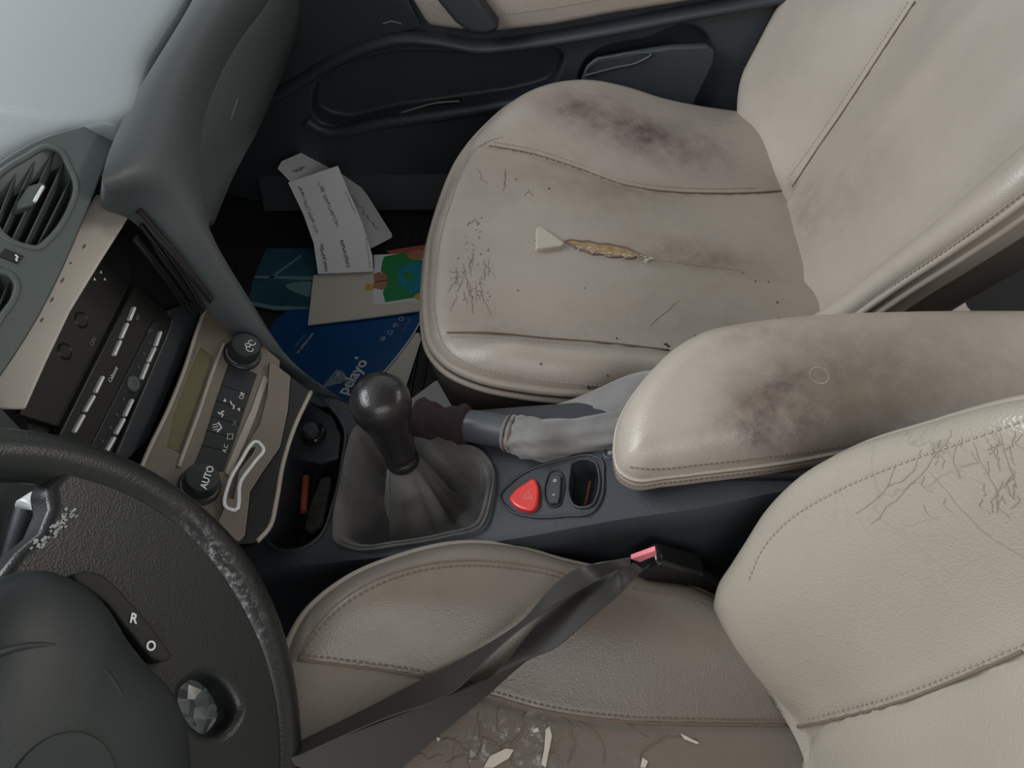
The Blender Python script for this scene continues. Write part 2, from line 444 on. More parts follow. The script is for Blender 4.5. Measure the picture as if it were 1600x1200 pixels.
class Pad:
    """upholstered pad: outline in a plane, seams, bolsters, rolled edge, skirt"""
    def __init__(s, plane, far, near, seamF, seamN, R=.03, rise=.03, bol=.03, crown=.01, sag=0.0, depth=.12,
                 inset=.02, nrow=110, ncol=96, extra=None, skirt_out=0.0, round_a=True, groove=.004, curveback=0.0, plain=False):
        s.plain = plain
        s.pl = plane
        F = np.array(spline(far, 10)); Nn = np.array(spline(near, 10))
        lp_ = np.vstack([F[::-1], Nn[1:]]); i_ = int(np.argmin(lp_[:, 0]))
        F = lp_[:i_+1][::-1]; Nn = lp_[i_:]
        s.F = F[np.argsort(F[:, 0])]; s.N = Nn[np.argsort(Nn[:, 0])]
        s.SF = np.array(spline(seamF, 8)); s.SN = np.array(spline(seamN, 8))
        a0 = max(s.F[0, 0], s.N[0, 0]); a1 = min(s.F[-1, 0], s.N[-1, 0])
        t = np.linspace(0, 1, nrow)
        tt = t - .85*np.sin(math.pi*t*1.0)/math.pi*(1-t) if round_a else t
        s.A = a0+(a1-a0)*np.clip(tt, 0, 1)**(1.25 if round_a else 1)
        s.A[0] = a0
        poly = [(p[0], p[1]) for p in s.F[::3]]+[(p[0], p[1]) for p in s.N[::3]]
        s.segF = s.F[:, :2]; s.segN = s.N[:, :2]
        s.par = dict(R=R, rise=rise, bol=bol, crown=crown, sag=sag, groove=groove)
        s.a0, s.a1, s.extra, s.curveback = a0, a1, extra, curveback
        rows = []; s.AB = []
        uu = np.linspace(-1, 1, ncol); uu = np.sign(uu)*(1-(1-np.abs(uu))**1.25)
        for a in s.A:
            bF, bN = s.lim(a)
            b = (bF+bN)/2+uu*(bF-bN)/2
            h = s.height(a, b)
            rows.append([plane.W(a, bb, hh) for bb, hh in zip(b, h)]); s.AB += [(a, bb) for bb in b]
        s.g = G(); s.g.grid(rows); s.rows = rows
        s.ncol = ncol
        # skirt
        s.depth, s.inset = depth, inset
    def lim(s, a):
        return (float(np.interp(a, s.F[:, 0], s.F[:, 1])), float(np.interp(a, s.N[:, 0], s.N[:, 1])))
    def dist(s, a, b):
        q = np.stack([np.full_like(b, a), b], 1)
        best = np.full(len(b), 9.0)
        for S in (s.segF, s.segN):
            p0, p1 = S[:-1], S[1:]
            d = p1-p0; L2 = np.maximum((d**2).sum(1), 1e-12)
            w = q[:, None, :]-p0[None]; t = np.clip((w*d[None]).sum(2)/L2, 0, 1)
            r = np.sqrt(((w-t[..., None]*d[None])**2).sum(2)).min(1)
            best = np.minimum(best, r)
        return best
    def edge(s, a):
        return (float(np.interp(a, s.F[:, 0], s.F[:, 2])), float(np.interp(a, s.N[:, 0], s.N[:, 2])))
    def height(s, a, b):
        P = s.par; bF, bN = s.lim(a); eF, eN = s.edge(a)
        R = P['R']
        sF = float(np.interp(a, s.SF[:, 0], s.SF[:, 1])); sN = float(np.interp(a, s.SN[:, 0], s.SN[:, 1]))
        sF = min(sF, bF-.012); sN = max(sN, bN+.012)
        if sF-sN < .02: sF, sN = (bF+bN)/2+.01, (bF+bN)/2-.01
        k = sstep(a, s.a0, s.a0+.12)
        base = P['rise']
        if s.plain:
            c = (bF+bN)/2; w = (bF-bN)/2+1e-6; tF, tN = eF+R, eN+R
            h = tN+(tF-tN)*(b-bN)/(2*w)+P['crown']*k*(1-((b-c)/w)**2)
            d = s.dist(a, b); Rr = np.minimum(d, R)
            return h-(R-np.sqrt(np.maximum(R*R-(R-Rr)**2, 0)))
        tF, tN = eF+R, eN+R
        c = (sF+sN)/2
        hb = base+P['bol']*k*float(sstep(min(bF-sF, sN-bN), .015, .08))
        xk = [bN-.001, bN+(sN-bN)*.45, sN, sN+(c-sN)*.5, c, sF-(sF-c)*.5, sF, bF-(bF-sF)*.45, bF+.001]
        yk = [tN, max(hb, (tN+base)/2), base, base+P['crown']*.8, base+P['crown']-P['sag']*k, base+P['crown']*.8, base, max(hb, (tF+base)/2), tF]
        h = hermite(xk, yk, b)
        for sb in (sF, sN):
            h = h-P['groove']*k*np.exp(-((b-sb)/.0035)**2)
        if s.extra: h = h+s.extra(a, b)
        if s.curveback: h = h-s.curveback*max(0, a-.18)**2
        d = s.dist(a, b); Rr = np.minimum(d, R)
        h = h-(R-np.sqrt(np.maximum(R*R-(R-Rr)**2, 0)))
        return h
    def surf(s, a, b):
        return s.pl.W(a, b, float(s.height(a, np.array([b]))[0]))
    def edge_loop(s, out=0.0, dz=0.0):
        """points along the outline, near rear -> nose -> far rear"""
        pts = []
        for a, b, e in list(s.N[::-1])+list(s.F[1:]):
            if a < s.a0-1e-9 or a > s.a1+1e-9: continue
            h = e
            if s.curveback: h -= s.curveback*max(0, a-.18)**2
            pts.append((a, b, h))
        P = [s.pl.W(*p) for p in pts]
        if out or dz:
            Q = []; cen = sum(P)/len(P)
            for i, p in enumerate(P):
                t = nrm(P[min(i+1, len(P)-1)]-P[max(i-1, 0)]); o = nrm(np.cross(t, s.pl.n))
                if np.dot(o, p-cen) < 0: o = -o
                Q.append(p+o*out+s.pl.n*dz)
            P = Q
        return P
    def skirt(s, g, levels):
        """levels: (outward offset, drop along -n) loops"""
        L0 = s.edge_loop()
        cen = sum(L0)/len(L0)
        rows = []
        for out, drop in levels:
            r = []
            for i, p in enumerate(L0):
                t = nrm(L0[min(i+1, len(L0)-1)]-L0[max(i-1, 0)]); o = nrm(np.cross(t, s.pl.n))
                if np.dot(o, p-cen) < 0: o = -o
                r.append(p+o*out-s.pl.n*drop)
            rows.append(r)
        g.grid(rows)
        return rows

def blob(P, c, r, el=None):
    d = np.array(P)-np.array(c)
    if el is not None:
        e = nrm(el[0]); k = el[1]; t = d@e; d2 = (d**2).sum(1)-t**2+(t/k)**2
    else: d2 = (d**2).sum(1)
    return np.exp(-d2/(r*r))
def px_blob(o, spots):
    """sum of soft spots; every spot is (px, py, radius, weight, (px2, py2) long axis or None, stretch)"""
    b = bvh_of(o); L = np.array(o['_o'])
    P = np.array([v.co[:] for v in o.data.vertices])+L
    out = np.zeros(len(P))
    for q in spots:
        h = hit(b, q[0], q[1])
        if not h: continue
        el = None
        if len(q) > 4 and q[4]:
            h2 = hit(b, *q[4]); el = (h2[0]-h[0], q[5]) if h2 else None
        out += q[3]*blob(P, h[0], q[2], el)
    return np.clip(out, 0, 1)

T = rad(14)
# ---- passenger seat
pc = Plane((.005, .36, .318), (math.cos(T), 0, -math.sin(T)), (math.sin(T), 0, math.cos(T)))
def L3(pl, pts): return [(*pl.loc(q[0], q[1], q[2]), q[2]) for q in pts]
farP = L3(pc, [(666, 450, .006), (672, 385, .006), (690, 318, .008), (718, 252, .012), (760, 200, .018), (810, 160, .026),
               (860, 141, .034), (912, 136, .038), (970, 146, .036), (1030, 165, .030), (1100, 180, .022), (1165, 190, .016)])
nearP = L3(pc, [(666, 450, .006), (667, 500, .006), (676, 540, .008), (700, 568, .012), (745, 590, .018), (820, 606, .022), (910, 614, .024), (1000, 612, .024)])
farP.append((.56, farP[-1][1]-.01, .01)); nearP.append((.40, nearP[-1][1]+.0, .02)); nearP.append((.56, nearP[-1][1]+.02, .01))
sFP = [pc.loc(q[0], q[1], .03) for q in [(764, 228), (830, 240), (900, 262), (980, 290), (1040, 299), (1110, 302), (1180, 301), (1236, 297)]]
sNP = [pc.loc(q[0], q[1], .03) for q in [(698, 520), (760, 520), (850, 528), (950, 536), (1045, 547)]]
sFP.append((.60, sFP[-1][1])); sNP.append((.60, sNP[-1][1]+.02))
def exP(a, b):
    a1, b1 = pc.loc(885, 382, .03); a2, b2 = pc.loc(1170, 425, .03)
    bc = b1+(b2-b1)*(a-a1)/(a2-a1)
    k = float(sstep(a, a1-.02, a1+.08))
    return -.006*k*np.exp(-((b-bc)/.016)**2)
padP = Pad(pc, farP, nearP, sFP, sNP, R=.024, rise=.030, bol=.028, crown=.006, extra=exP, nrow=150, ncol=130)
seatP = empty('car_seat', (.10, .37, 0), 'beige leather seat by the far door with torn cushion centre and small triangular tab', 'car seat')
cush = padP.g.build('seat_cushion', M['leather'], seatP, angle=180)
BP = bvh_of(cush)
set_attr(cush, 'stain', px_blob(cush, [(950, 190, .045, .75, (1030, 220), 2.2), (1040, 220, .05, .6, (1100, 240), 1.8), (890, 170, .03, .4), (1120, 240, .05, .2), (730, 400, .03, .15, (730, 470), 1.5)]))
set_attr(cush, 'tone_patch', px_blob(cush, [(1060, 480, .09, .4, (1180, 480), 1.5), (1100, 405, .025, .9, (1220, 420), 3.5), (1000, 300, .02, .6, (1150, 310), 4), (960, 330, .10, .3), (860, 250, .08, .35), (760, 300, .05, .3), (1210, 290, .03, .5), (800, 515, .03, .4, (950, 530), 3)]))
g = G(); g.tube(padP.edge_loop(0.0, 0.0), .0058, 8); g.tube(padP.edge_loop(0.003, -.0125), .0040, 8); 
g.build('piping', M['piping'], seatP, angle=180)
g = G(); padP.skirt(g, [(-.004, .0), (-.001, .010), (-.002, .030), (-.016, .075), (-.040, .13), (-.075, .175)])
g.build('cushion_side', M['side_dark'], seatP, angle=180)
g = G(); g.box((.13, .375, .115), (.46, .36, .07)); g.box((.13, .22, .065), (.5, .04, .04)); g.box((.13, .53, .065), (.5, .04, .04))
g.build('seat_base', M['black'], seatP, bevel=.008)
for px in ([(764, 228), (830, 240), (900, 262), (980, 290), (1040, 299), (1110, 302), (1180, 301), (1234, 297)],
           [(698, 520), (760, 520), (850, 528), (950, 536), (1045, 547)]):
    tr = trace(BP, px, .0003)
    G().tube([t[0] for t in tr], .0012, 6).build('seam', M['thread_dark'], cush, angle=180)
gs = G()
for px in ([(770, 222), (832, 233), (902, 255), (980, 283), (1040, 292), (1110, 295), (1180, 294)],
           [(704, 527), (760, 527), (850, 535), (950, 543)],
           [(785, 214), (760, 222), (700, 330), (682, 420), (682, 500), (698, 545), (730, 568), (800, 586), (900, 600), (990, 605)],
           [(905, 146), (965, 155), (1030, 174), (1100, 187), (1150, 192)],
           [(1015, 405), (1080, 413), (1160, 423)]):
    tr = trace(BP, px, .0004); stitches(gs, [t[0] for t in tr])
gs.build('stitching', M['thread'], cush, smooth=False)['kind'] = 'stuff'
# triangular tab and tear
h0 = hit(BP, 858, 372); pt = Plane(h0[0], pc.u, h0[1])
G().prism([pt.P(q[0], q[1], .0065) for q in [(841, 352), (846, 353), (881, 378), (881, 382), (876, 384), (843, 388), (838, 387), (838, 356)]], -pt.n*.012).build('leather_tab', M['piping2'], cush, bevel=.0015)
tear = [(882, 378), (892, 376), (905, 378), (920, 378), (936, 382), (950, 382), (966, 386), (980, 389), (992, 395), (1006, 403), (996, 402), (984, 405), (970, 402), (955, 403), (940, 398), (925, 398), (912, 392), (900, 389), (890, 382)]
tr = [hit(BP, x, y, .0012)[0] for x, y in tear]
g = G(); g.add(tr, [tuple(range(len(tr)))]); g.build('exposed_foam', M['foam'], cush)
g = G(); g.tube([p for p in tr]+[tr[0]], [.0011+.0006*rnd.random() for _ in range(len(tr)+1)], 6)
g.build('torn_edge', M['thread_dark'], cush)
g = G()
for i in range(60):
    x = rnd.uniform(900, 1018); y0 = 386+(x-884)*.155+rnd.uniform(-3, 5)
    h1 = hit(BP, x, y0, .0016); h2 = hit(BP, x+rnd.uniform(-8, 8), y0+rnd.uniform(-3, 3), .0022)
    if h1 and h2: g.tube([h1[0], h2[0]], .0006, 4)
g.build('frayed_thread', M['fray'], cush)['kind'] = 'stuff'
# scratches and scribbles worn into the front of the cushion
g = G()
def scr(b, x, y, dx, dy, n=5, w=.0011, j=2):
    pts = [(x+dx*i/n+rnd.uniform(-j, j), y+dy*i/n+rnd.uniform(-j, j)*.5) for i in range(n+1)]
    ribbon_on(g, trace(b, pts, .0001, 3), lambda t: w*(1-abs(2*t-1)*.8))
for q in [(745, 262, 10, 22), (788, 262, 3, 30), (750, 280, 12, 6), (820, 305, 8, -10), (828, 300, 4, 6), (790, 268, -3, 30)]: scr(BP, *q, w=.0014)
for i in range(44):
    x = rnd.uniform(712, 764); y = rnd.uniform(390, 470); scr(BP, x, y, rnd.choice([rnd.uniform(-18, 18), 2, 2]), rnd.choice([rnd.uniform(14, 34), rnd.uniform(10, 24), rnd.uniform(-6, 6)]), w=.0008)
for i in range(16):
    x = rnd.uniform(730, 755); y = rnd.uniform(340, 400); scr(BP, x, y, rnd.uniform(-6, 6), rnd.uniform(-8, 8), w=.0006)
scr(BP, 1060, 470, -45, 40, w=.0006, j=1)
g.build('scratches', M['scratch'], cush)['kind'] = 'stuff'
g = G()
crumbs = [(858, 295, 4), (806, 280, 2.5), (836, 376, 3), (1086, 525, 6), (1040, 538, 7), (1044, 541, 5), (963, 529, 4), (961, 537, 3), (974, 538, 3), (1160, 426, 3), (1180, 440, 3), (1200, 441, 3), (1215, 473, 4),
          (1218, 498, 3), (845, 568, 3), (920, 605, 6), (928, 604, 4), (935, 609, 5), (968, 612, 6), (973, 609, 5), (1048, 556, 3), (915, 450, 2), (810, 453, 2), (950, 586, 3)]
for x, y, r in crumbs:
    h = hit(BP, x, y, 0)
    if h: 
        for k in range(2): g.lathe(h[0]+np.array([rnd.uniform(-1, 1), rnd.uniform(-1, 1), 0])*.0012, h[1], [(0, -.0003), (.0003*r, .0), (.00022*r, .0008), (0, .0011)], 6)
g.build('dirt_crumbs', M['dirt'], None, loc=(.1, .37, .3))
o = bpy.data.objects['dirt_crumbs']; o['kind'] = 'stuff'; tag(o, 'dark dirt crumbs scattered over the far seat cushion', 'dirt')

# backrest
Rk = rad(24)
def back_plane(p0): return Plane(p0, (math.sin(Rk), 0, math.cos(Rk)), (-math.cos(Rk), 0, math.sin(Rk)))
pb = back_plane((.335, .445, .245))
def backpad(pl, far, near, sF, sN, **k):
    far = [(-.120, .0, -.04), (-.114, .045, -.04)]+far; near = [(-.120, .0, -.04), (-.114, -.08, -.04)]+near
    return Pad(pl, far, near, sF, sN, **k)
O = .072
fb = L3(pb, [(1158, 185, O), (1168, 132, O), (1200, 68, O), (1240, -4, O)])
farB = [(-.04, .075, .01), (.0, .090, .03), (.007, .13, .052), (.0125, .19, .066), (fb[0][0]-.001, fb[0][1], .071)]+fb[1:]
farB += [(.34, farB[-1][1]-.01, .05), (.46, farB[-1][1]-.05, .04), (.58, farB[-1][1]-.09, .03)]
nb = L3(pb, [(1330, 500, O-.01), (1400, 450, O-.01), (1490, 391, O-.01), (1602, 312, O-.01)])
nearB = [(-.064, -.16, .02), (-.045, -.215, .03), (.0, -.232, .045)]+nb+[(.46, nb[-1][1]+.04, .04), (.58, nb[-1][1]+.08, .03)]
sFB = [(-.08, .03), (.0, .07)]+[pb.loc(q[0], q[1], .025) for q in [(1236, 296), (1262, 255), (1320, 170), (1380, 78), (1430, 0)]]
sFB.append((.6, sFB[-1][1]+.01)); sNB = [(-.08, -.13), (.05, -.17), (.3, -.195), (.6, -.19)]
def exB(a, b):
    k = float(sstep(a, .12, .25))
    return .005*k*np.exp(-((b-.02)/.03)**2)
padB = backpad(pb, farB, nearB, sFB, sNB, R=.032, rise=.024, bol=.045, crown=.004, nrow=130, ncol=120, groove=.003, extra=exB)
back = padB.g.build('backrest', M['leather'], seatP, angle=180)
BB = bvh_of(back)
set_attr(back, 'stain', px_blob(back, [(1240, 290, .012, .5)]))
set_attr(back, 'tone_patch', px_blob(back, [(1262, 330, .03, .5, (1280, 440), 2.5), (1330, 290, .09, .35)]))
g = G(); padB.skirt(g, [(.001, -.001), (.003, .010), (.003, .024), (-.002, .04)])
g.build('backrest_border', M['leather'], seatP, angle=180)
g = G(); padB.skirt(g, [(-.003, .036), (-.004, .08), (-.03, .115)]); 
L_ = padB.edge_loop(-.035, -.115); n_ = len(L_)
g.grid([L_[:n_//2+1], (L_[::-1])[:n_//2+1]])
g.build('backrest_side', M['side_dark'], seatP, angle=180)
for out, dz in ((.0005, .0005), (.003, -.013)):
    G().tube(padB.edge_loop(out, dz), .0042, 8).build('piping', M['piping'], seatP, angle=180)
tr = trace(BB, [(1238, 292), (1262, 255), (1320, 170), (1380, 78), (1430, 2)], .0003)
G().tube([t[0] for t in tr], .0013, 6).build('seam', M['thread_dark'], back, angle=180)
gs = G()
for px in ([(1230, 280), (1255, 247), (1313, 163), (1373, 73), (1420, 2)], [(1350, 480), (1400, 442), (1490, 382), (1595, 303)]):
    stitches(gs, [t[0] for t in trace(BB, px, .0004)])
gs.build('stitching', M['thread'], back, smooth=False)['kind'] = 'stuff'

# ---- driver seat (nearest the camera)
seatD = empty('car_seat', (.05, -.37, 0), 'nearest leather seat with cracked peeling cushion and deeply creased backrest bolster', 'car seat')
pd = Plane((0, -.37, .30), (math.cos(T), 0, -math.sin(T)), (math.sin(T), 0, math.cos(T)))
fd = L3(pd, [(440, 1030, .012), (480, 960, .018), (540, 910, .024), (620, 875, .030), (720, 853, .034), (800, 858, .034), (880, 880, .034), (1000, 905, .03), (1080, 922, .026), (1135, 948, .018)])
farD = [(-.292, 0, .004), (-.286, .06, .004), (-.272, .11, .007)]+fd+[(.24, fd[-1][1]-.01, .012), (.44, fd[-1][1]-.02, .01)]
nearD = [(a, -b, h) for a, b, h in farD]
sFD = [(-.30, .15)]+[pd.loc(q[0], q[1], .028) for q in [(465, 1031), (560, 1042), (655, 1056), (760, 1085), (850, 1110), (960, 1126), (1100, 1131), (1238, 1132)]]
sFD.append((.45, sFD[-1][1])); sND = [(a, -b) for a, b in sFD]
def exD(a, b):
    return -.012*math.exp(-((a+.02)/.13)**2)*np.exp(-(b/.10)**2)
padD = Pad(pd, farD, nearD, sFD, sND, R=.024, rise=.026, bol=.030, crown=.004, extra=exD, nrow=150, ncol=150)
cushD = padD.g.build('seat_cushion', M['leather_worn'], seatD, angle=180)
BD = bvh_of(cushD)
set_attr(cushD, 'crack', px_blob(cushD, [(760, 1165, .045, 1.0, (900, 1180), 1.8), (640, 1190, .03, .7)]))
set_attr(cushD, 'stain', px_blob(cushD, [(640, 950, .04, .25, (640, 900), 1.3), (860, 915, .03, .3), (1000, 1150, .06, .3), (900, 1108, .02, .3, (1000, 1125), 3)]))
set_attr(cushD, 'tone_patch', px_blob(cushD, [(620, 930, .08, .5), (1100, 1000, .1, .2), (520, 1080, .05, .3)]))
set_attr(cushD, 'wear', px_blob(cushD, [(770, 1175, .022, 1.2, (850, 1120), 1.6), (835, 1160, .014, 1.1, (850, 1120), 2.2), (1010, 1170, .008, .9, (1030, 1160), 2)]))
g = G(); padD.skirt(g, [(-.004, .0), (-.001, .010), (-.002, .030), (-.016, .075), (-.040, .13), (-.07, .17)])
g.build('cushion_side', M['side_dark'], seatD, angle=180)
G().tube(padD.edge_loop(), .0055, 8).build('piping', M['piping'], seatD, angle=180)
G().tube(padD.edge_loop(.003, -.012), .004, 8).build('piping', M['piping'], seatD, angle=180)
g = G(); g.box((.05, -.37, .115), (.42, .36, .07)); g.box((.05, -.52, .065), (.5, .04, .04)); g.box((.05, -.22, .065), (.5, .04, .04))
g.build('seat_base', M['black'], seatD, bevel=.008)
tr = trace(BD, [(465, 1031), (560, 1042), (655, 1056), (760, 1085), (850, 1110), (960, 1126), (1100, 1131), (1236, 1133)], .0003)
G().tube([t[0] for t in tr], .0013, 6).build('seam', M['thread_dark'], cushD, angle=180)
tr = trace(BD, [(466, 1028), (480, 1000), (520, 950), (570, 915), (640, 888), (720, 876), (800, 880), (870, 893), (890, 900)], .0003)
G().tube([t[0] for t in tr], .0008, 6).build('seam', M['thread_dark'], cushD, angle=180)
gs = G()
for px in ([(470, 1023), (560, 1034), (655, 1048), (760, 1077), (850, 1102), (960, 1118), (1100, 1123), (1225, 1125)],
           [(474, 1020), (490, 995), (528, 953), (575, 922), (640, 896), (720, 884), (800, 888), (870, 901), (900, 912)],
           [(990, 920), (1060, 933), (1120, 955), (1132, 962)]):
    stitches(gs, [t[0] for t in trace(BD, px, .0004)])
gs.build('stitching', M['thread_dark'], cushD, smooth=False)['kind'] = 'stuff'
# open cracks and peeled leather in the cushion centre
g = G()
def crk(pts, w, j=4):
    q = [(x+rnd.uniform(-j, j), y+rnd.uniform(-j, j)) for x, y in spline(pts, 3)]
    ribbon_on(g, trace(BD, q, .0004, 3), lambda t: w*(.25+.9*math.sin(math.pi*min(1, t*.9+.1))))
for pts, w in [([(745, 1115), (752, 1150), (742, 1190)], .0022), ([(820, 1112), (815, 1140), (800, 1170), (795, 1200)], .0026), ([(700, 1150), (725, 1170), (738, 1198)], .0018),
               ([(780, 1105), (776, 1130), (790, 1150)], .0014), ([(880, 1120), (895, 1150), (890, 1190)], .0022), ([(905, 1125), (935, 1150), (945, 1195)], .0016), ([(660, 1150), (690, 1160), (720, 1150)], .0012),
               ([(755, 1150), (775, 1165), (800, 1160)], .0015), ([(700, 1190), (720, 1180), (745, 1185)], .0014), ([(850, 1125), (862, 1160), (850, 1195)], .0022), ([(930, 1120), (960, 1125), (1010, 1150)], .0010),
               ([(1000, 1190), (1010, 1165), (1040, 1152), (1065, 1150), (1090, 1160)], .0016), ([(640, 1175), (665, 1185), (690, 1180)], .0012)]:
    crk(pts, w)
g.build('leather_cracks', M['thread_dark'], cushD)['kind'] = 'stuff'
g = G()
for poly in ([(755, 1200), (765, 1182), (790, 1170), (802, 1172), (795, 1185), (770, 1200)], [(845, 1195), (850, 1170), (852, 1140), (858, 1135), (862, 1150), (856, 1180), (852, 1200)],
             [(1062, 1146), (1070, 1150), (1092, 1161), (1088, 1163), (1068, 1155)], [(1000, 1200), (1003, 1184), (1012, 1190), (1008, 1200)], [(832, 1140), (840, 1137), (842, 1143), (834, 1146)], [(680, 1152), (688, 1154), (684, 1160)]):
    tr = [hit(BD, x, y, .0012) for x, y in poly]
    tr = [t[0] for t in tr if t]
    if len(tr) > 2: g.add(tr, [tuple(range(len(tr)))])
g.build('exposed_backing', M['fray'], cushD)['kind'] = 'stuff'

pe = back_plane((.222, -.37, .258))
O2 = .095
fe = L3(pe, [(1185, 845, O2), (1215, 800, O2), (1270, 745, O2), (1350, 700, O2), (1450, 668, O2), (1600, 628, O2)])
farE = [(-.04, .10, -.035), (.0, .124, -.035), (.011, .155, .0), (.0160, .192, .07), (.0185, .228, .092)]+L3(pe, [(1140, 915, .094), (1162, 880, .095)])+fe+[(.45, fe[-1][1]-.03, .045), (.58, fe[-1][1]-.06, .03)]
nearE = [(a, -b, h) for a, b, h in farE]
sFE = [(-.08, .06), (-.0, .118)]+[pe.loc(q[0], q[1], .03) for q in [(1300, 1122), (1400, 1095), (1500, 1057), (1600, 1015)]]
sFE.append((.6, sFE[-1][1]+.01)); sNE = [(a, -b) for a, b in sFE]
padE = backpad(pe, farE, nearE, sFE, sNE, R=.034, rise=.026, bol=.072, crown=.002, nrow=140, ncol=140, groove=.005)
backD = padE.g.build('backrest', M['leather_back'], seatD, angle=180)
BE = bvh_of(backD)
set_attr(backD, 'stain', px_blob(backD, [(1235, 1100, .02, .35)]))
set_attr(backD, 'crack', px_blob(backD, [(1500, 730, .06, .5, (1400, 790), 1.6), (1580, 760, .06, .5)]))
g = G(); padE.skirt(g, [(.001, -.001), (.003, .010), (.003, .024), (-.002, .04)])
g.build('backrest_border', M['leather_back'], seatD, angle=180)
g = G(); padE.skirt(g, [(-.003, .036), (-.004, .08), (-.03, .115)])
L_ = padE.edge_loop(-.035, -.115); n_ = len(L_)
g.grid([L_[:n_//2+1], (L_[::-1])[:n_//2+1]])
g.build('backrest_side', M['side_dark'], seatD, angle=180)
for out, dz in ((.0005, .0005), (.003, -.013)):
    G().tube(padE.edge_loop(out, dz), .0042, 8).build('piping', M['piping'], seatD, angle=180)
tr = trace(BE, [(1245, 1136), (1300, 1124), (1400, 1097), (1500, 1059), (1598, 1017)], .0008)
G().tube([t[0] for t in tr], .0012, 6).build('seam', M['thread_dark'], backD, angle=180)
gs = G()
for px in ([(1260, 1122), (1300, 1112), (1400, 1085), (1500, 1047), (1598, 1005)],
           [(1170, 905), (1190, 860), (1230, 815), (1300, 771), (1400, 727), (1500, 692), (1598, 658)]):
    stitches(gs, [t[0] for t in trace(BE, px, .0004)])
gs.build('stitching', M['thread'], backD, smooth=False)['kind'] = 'stuff'
g = G()
def crs(pts, w, j=2.5):
    q = [(x+rnd.uniform(-j, j), y+rnd.uniform(-j, j)) for x, y in spline(pts, 3)]
    ribbon_on(g, trace(BE, q, .0001, 2), lambda t: w*(.3+.7*math.sin(math.pi*t)))
crs([(1455, 738), (1480, 770), (1515, 810), (1560, 845), (1600, 872)], .0016, 2)
crs([(1470, 690), (1450, 730), (1400, 780), (1360, 820)], .0007); crs([(1500, 690), (1490, 720), (1500, 745)], .0008); crs([(1440, 700), (1420, 745), (1385, 760)], .0007)
crs([(1560, 670), (1575, 720), (1590, 760)], .0008); crs([(1520, 690), (1535, 730), (1555, 760), (1560, 800)], .0007); crs([(1400, 730), (1380, 770), (1340, 800)], .0006)
for i in range(26):
    x = rnd.uniform(1440, 1600); y = rnd.uniform(670, 790); crs([(x, y), (x+rnd.uniform(-12, 12), y+14), (x+rnd.uniform(-16, 16), y+rnd.uniform(22, 34))], .0006)
g.build('creases', M['crease'], backD)['kind'] = 'stuff'

# ------------------------------------------------------------------ centre console
console = empty('centre_console', (-.05, -.02, .045), 'charcoal plastic centre console running between the two leather seats', 'console')
XS = [(-.37, -.118, .150, .304), (-.33, -.118, .135, .311), (-.29, -.117, .112, .319), (-.24, -.115, .085, .328), (-.15, -.110, .068, .345),
      (-.05, -.102, .062, .365), (.05, -.090, .058, .385), (.12, -.084, .060, .398), (.20, -.066, .07, .402), (.62, -.066, .08, .405)]
g = G(); rows = []
for x, yN, yF, z in spline(XS, 5):
    r = .012
    rows.append([(x, yN+.010, .048), (x, yN+.004, .20), (x, yN-.001, z-.03), (x, yN, z-r), (x, yN+r*.3, z-r*.3), (x, yN+r, z), (x, (yN+yF)/2, z+.0015), (x, yF-r, z), (x, yF-r*.3, z-r*.3), (x, yF, z-r), (x, yF+.001, z-.03), (x, yF+.004, .20), (x, yF+.012, .048)])
g.grid(rows, closed_u=True)
n0 = len(g.v); g.f.append(tuple(range(13))); g.f.append(tuple(reversed(range(n0-13, n0))))
body = g.build('console_body', M['plastic'], console)
th = math.atan(.2)
ck = Plane((-.23, -.095, .33), (math.cos(th), 0, math.sin(th)), (-math.sin(th), 0, math.cos(th)))
def cutter(pl, px, top, depth, step=5):
    poly = [pl.P(x, y, 0)+pl.n*top for x, y in spline(px, step, closed=True)]
    return G().prism(poly, -pl.n*(depth+top)).build('cutter', None, smooth=False)
def cutter_flat(pl, px, top, depth):
    poly = [pl.P(x, y, 0)+pl.n*top for x, y in px]
    return G().prism(poly, -pl.n*(depth+top)).build('cutter', None, smooth=False)
BOOT = [(556, 668), (600, 664), (650, 672), (705, 690), (752, 706), (768, 728), (766, 780), (750, 822), (700, 838), (620, 852), (550, 856), (524, 843), (522, 815), (534, 750), (545, 695)]
TRAY = [(488, 612), (520, 640), (538, 668), (535, 720), (520, 790), (500, 838), (470, 858), (428, 856), (412, 838), (420, 800), (438, 730), (458, 660)]
HOLE = [(893, 724), (930, 722), (936, 740), (933, 775), (926, 788), (897, 790), (890, 778), (890, 740)]
cs = [cutter(ck, BOOT, .02, .075), cutter(ck, TRAY, .03, .07), cutter(ck, HOLE, .02, .03, 2)]
cut(body, cs); finish(body, 0)

# cup-holder style tray: liner, lighter, lint, silver arc
def edge_tube(pl, px, r, h=0.0, closed=True, step=8, sq=1.0):
    return G().tube([pl.P(x, y, h) for x, y in spline(px, step, closed=closed)], r, 8, closed=closed, sq=sq, upv=pl.n)
edge_tube(ck, TRAY, .0022, .001).build('tray_rim', M['plastic'], console, angle=180)
g = G(); g.prism([ck.P(x, y, -.012) for x, y in [(440, 712), (458, 660), (478, 625), (520, 650), (532, 680), (528, 715), (500, 722)]], -ck.n*.006)
shelf = g.build('tray_shelf', M['plastic'], console, bevel=.002)
lc = ck.P(489, 678, -.006)
lighter = empty('cigarette_lighter', lc, 'small round black lighter plug in the shelf of the open tray', 'lighter')
G().lathe(lc, ck.n, [(0, -.004), (.0145, -.004), (.0145, .002), (.013, .0035), (.0105, .003), (.0105, .001), (0, .001)], 36).build('socket_ring', M['gloss'], lighter)
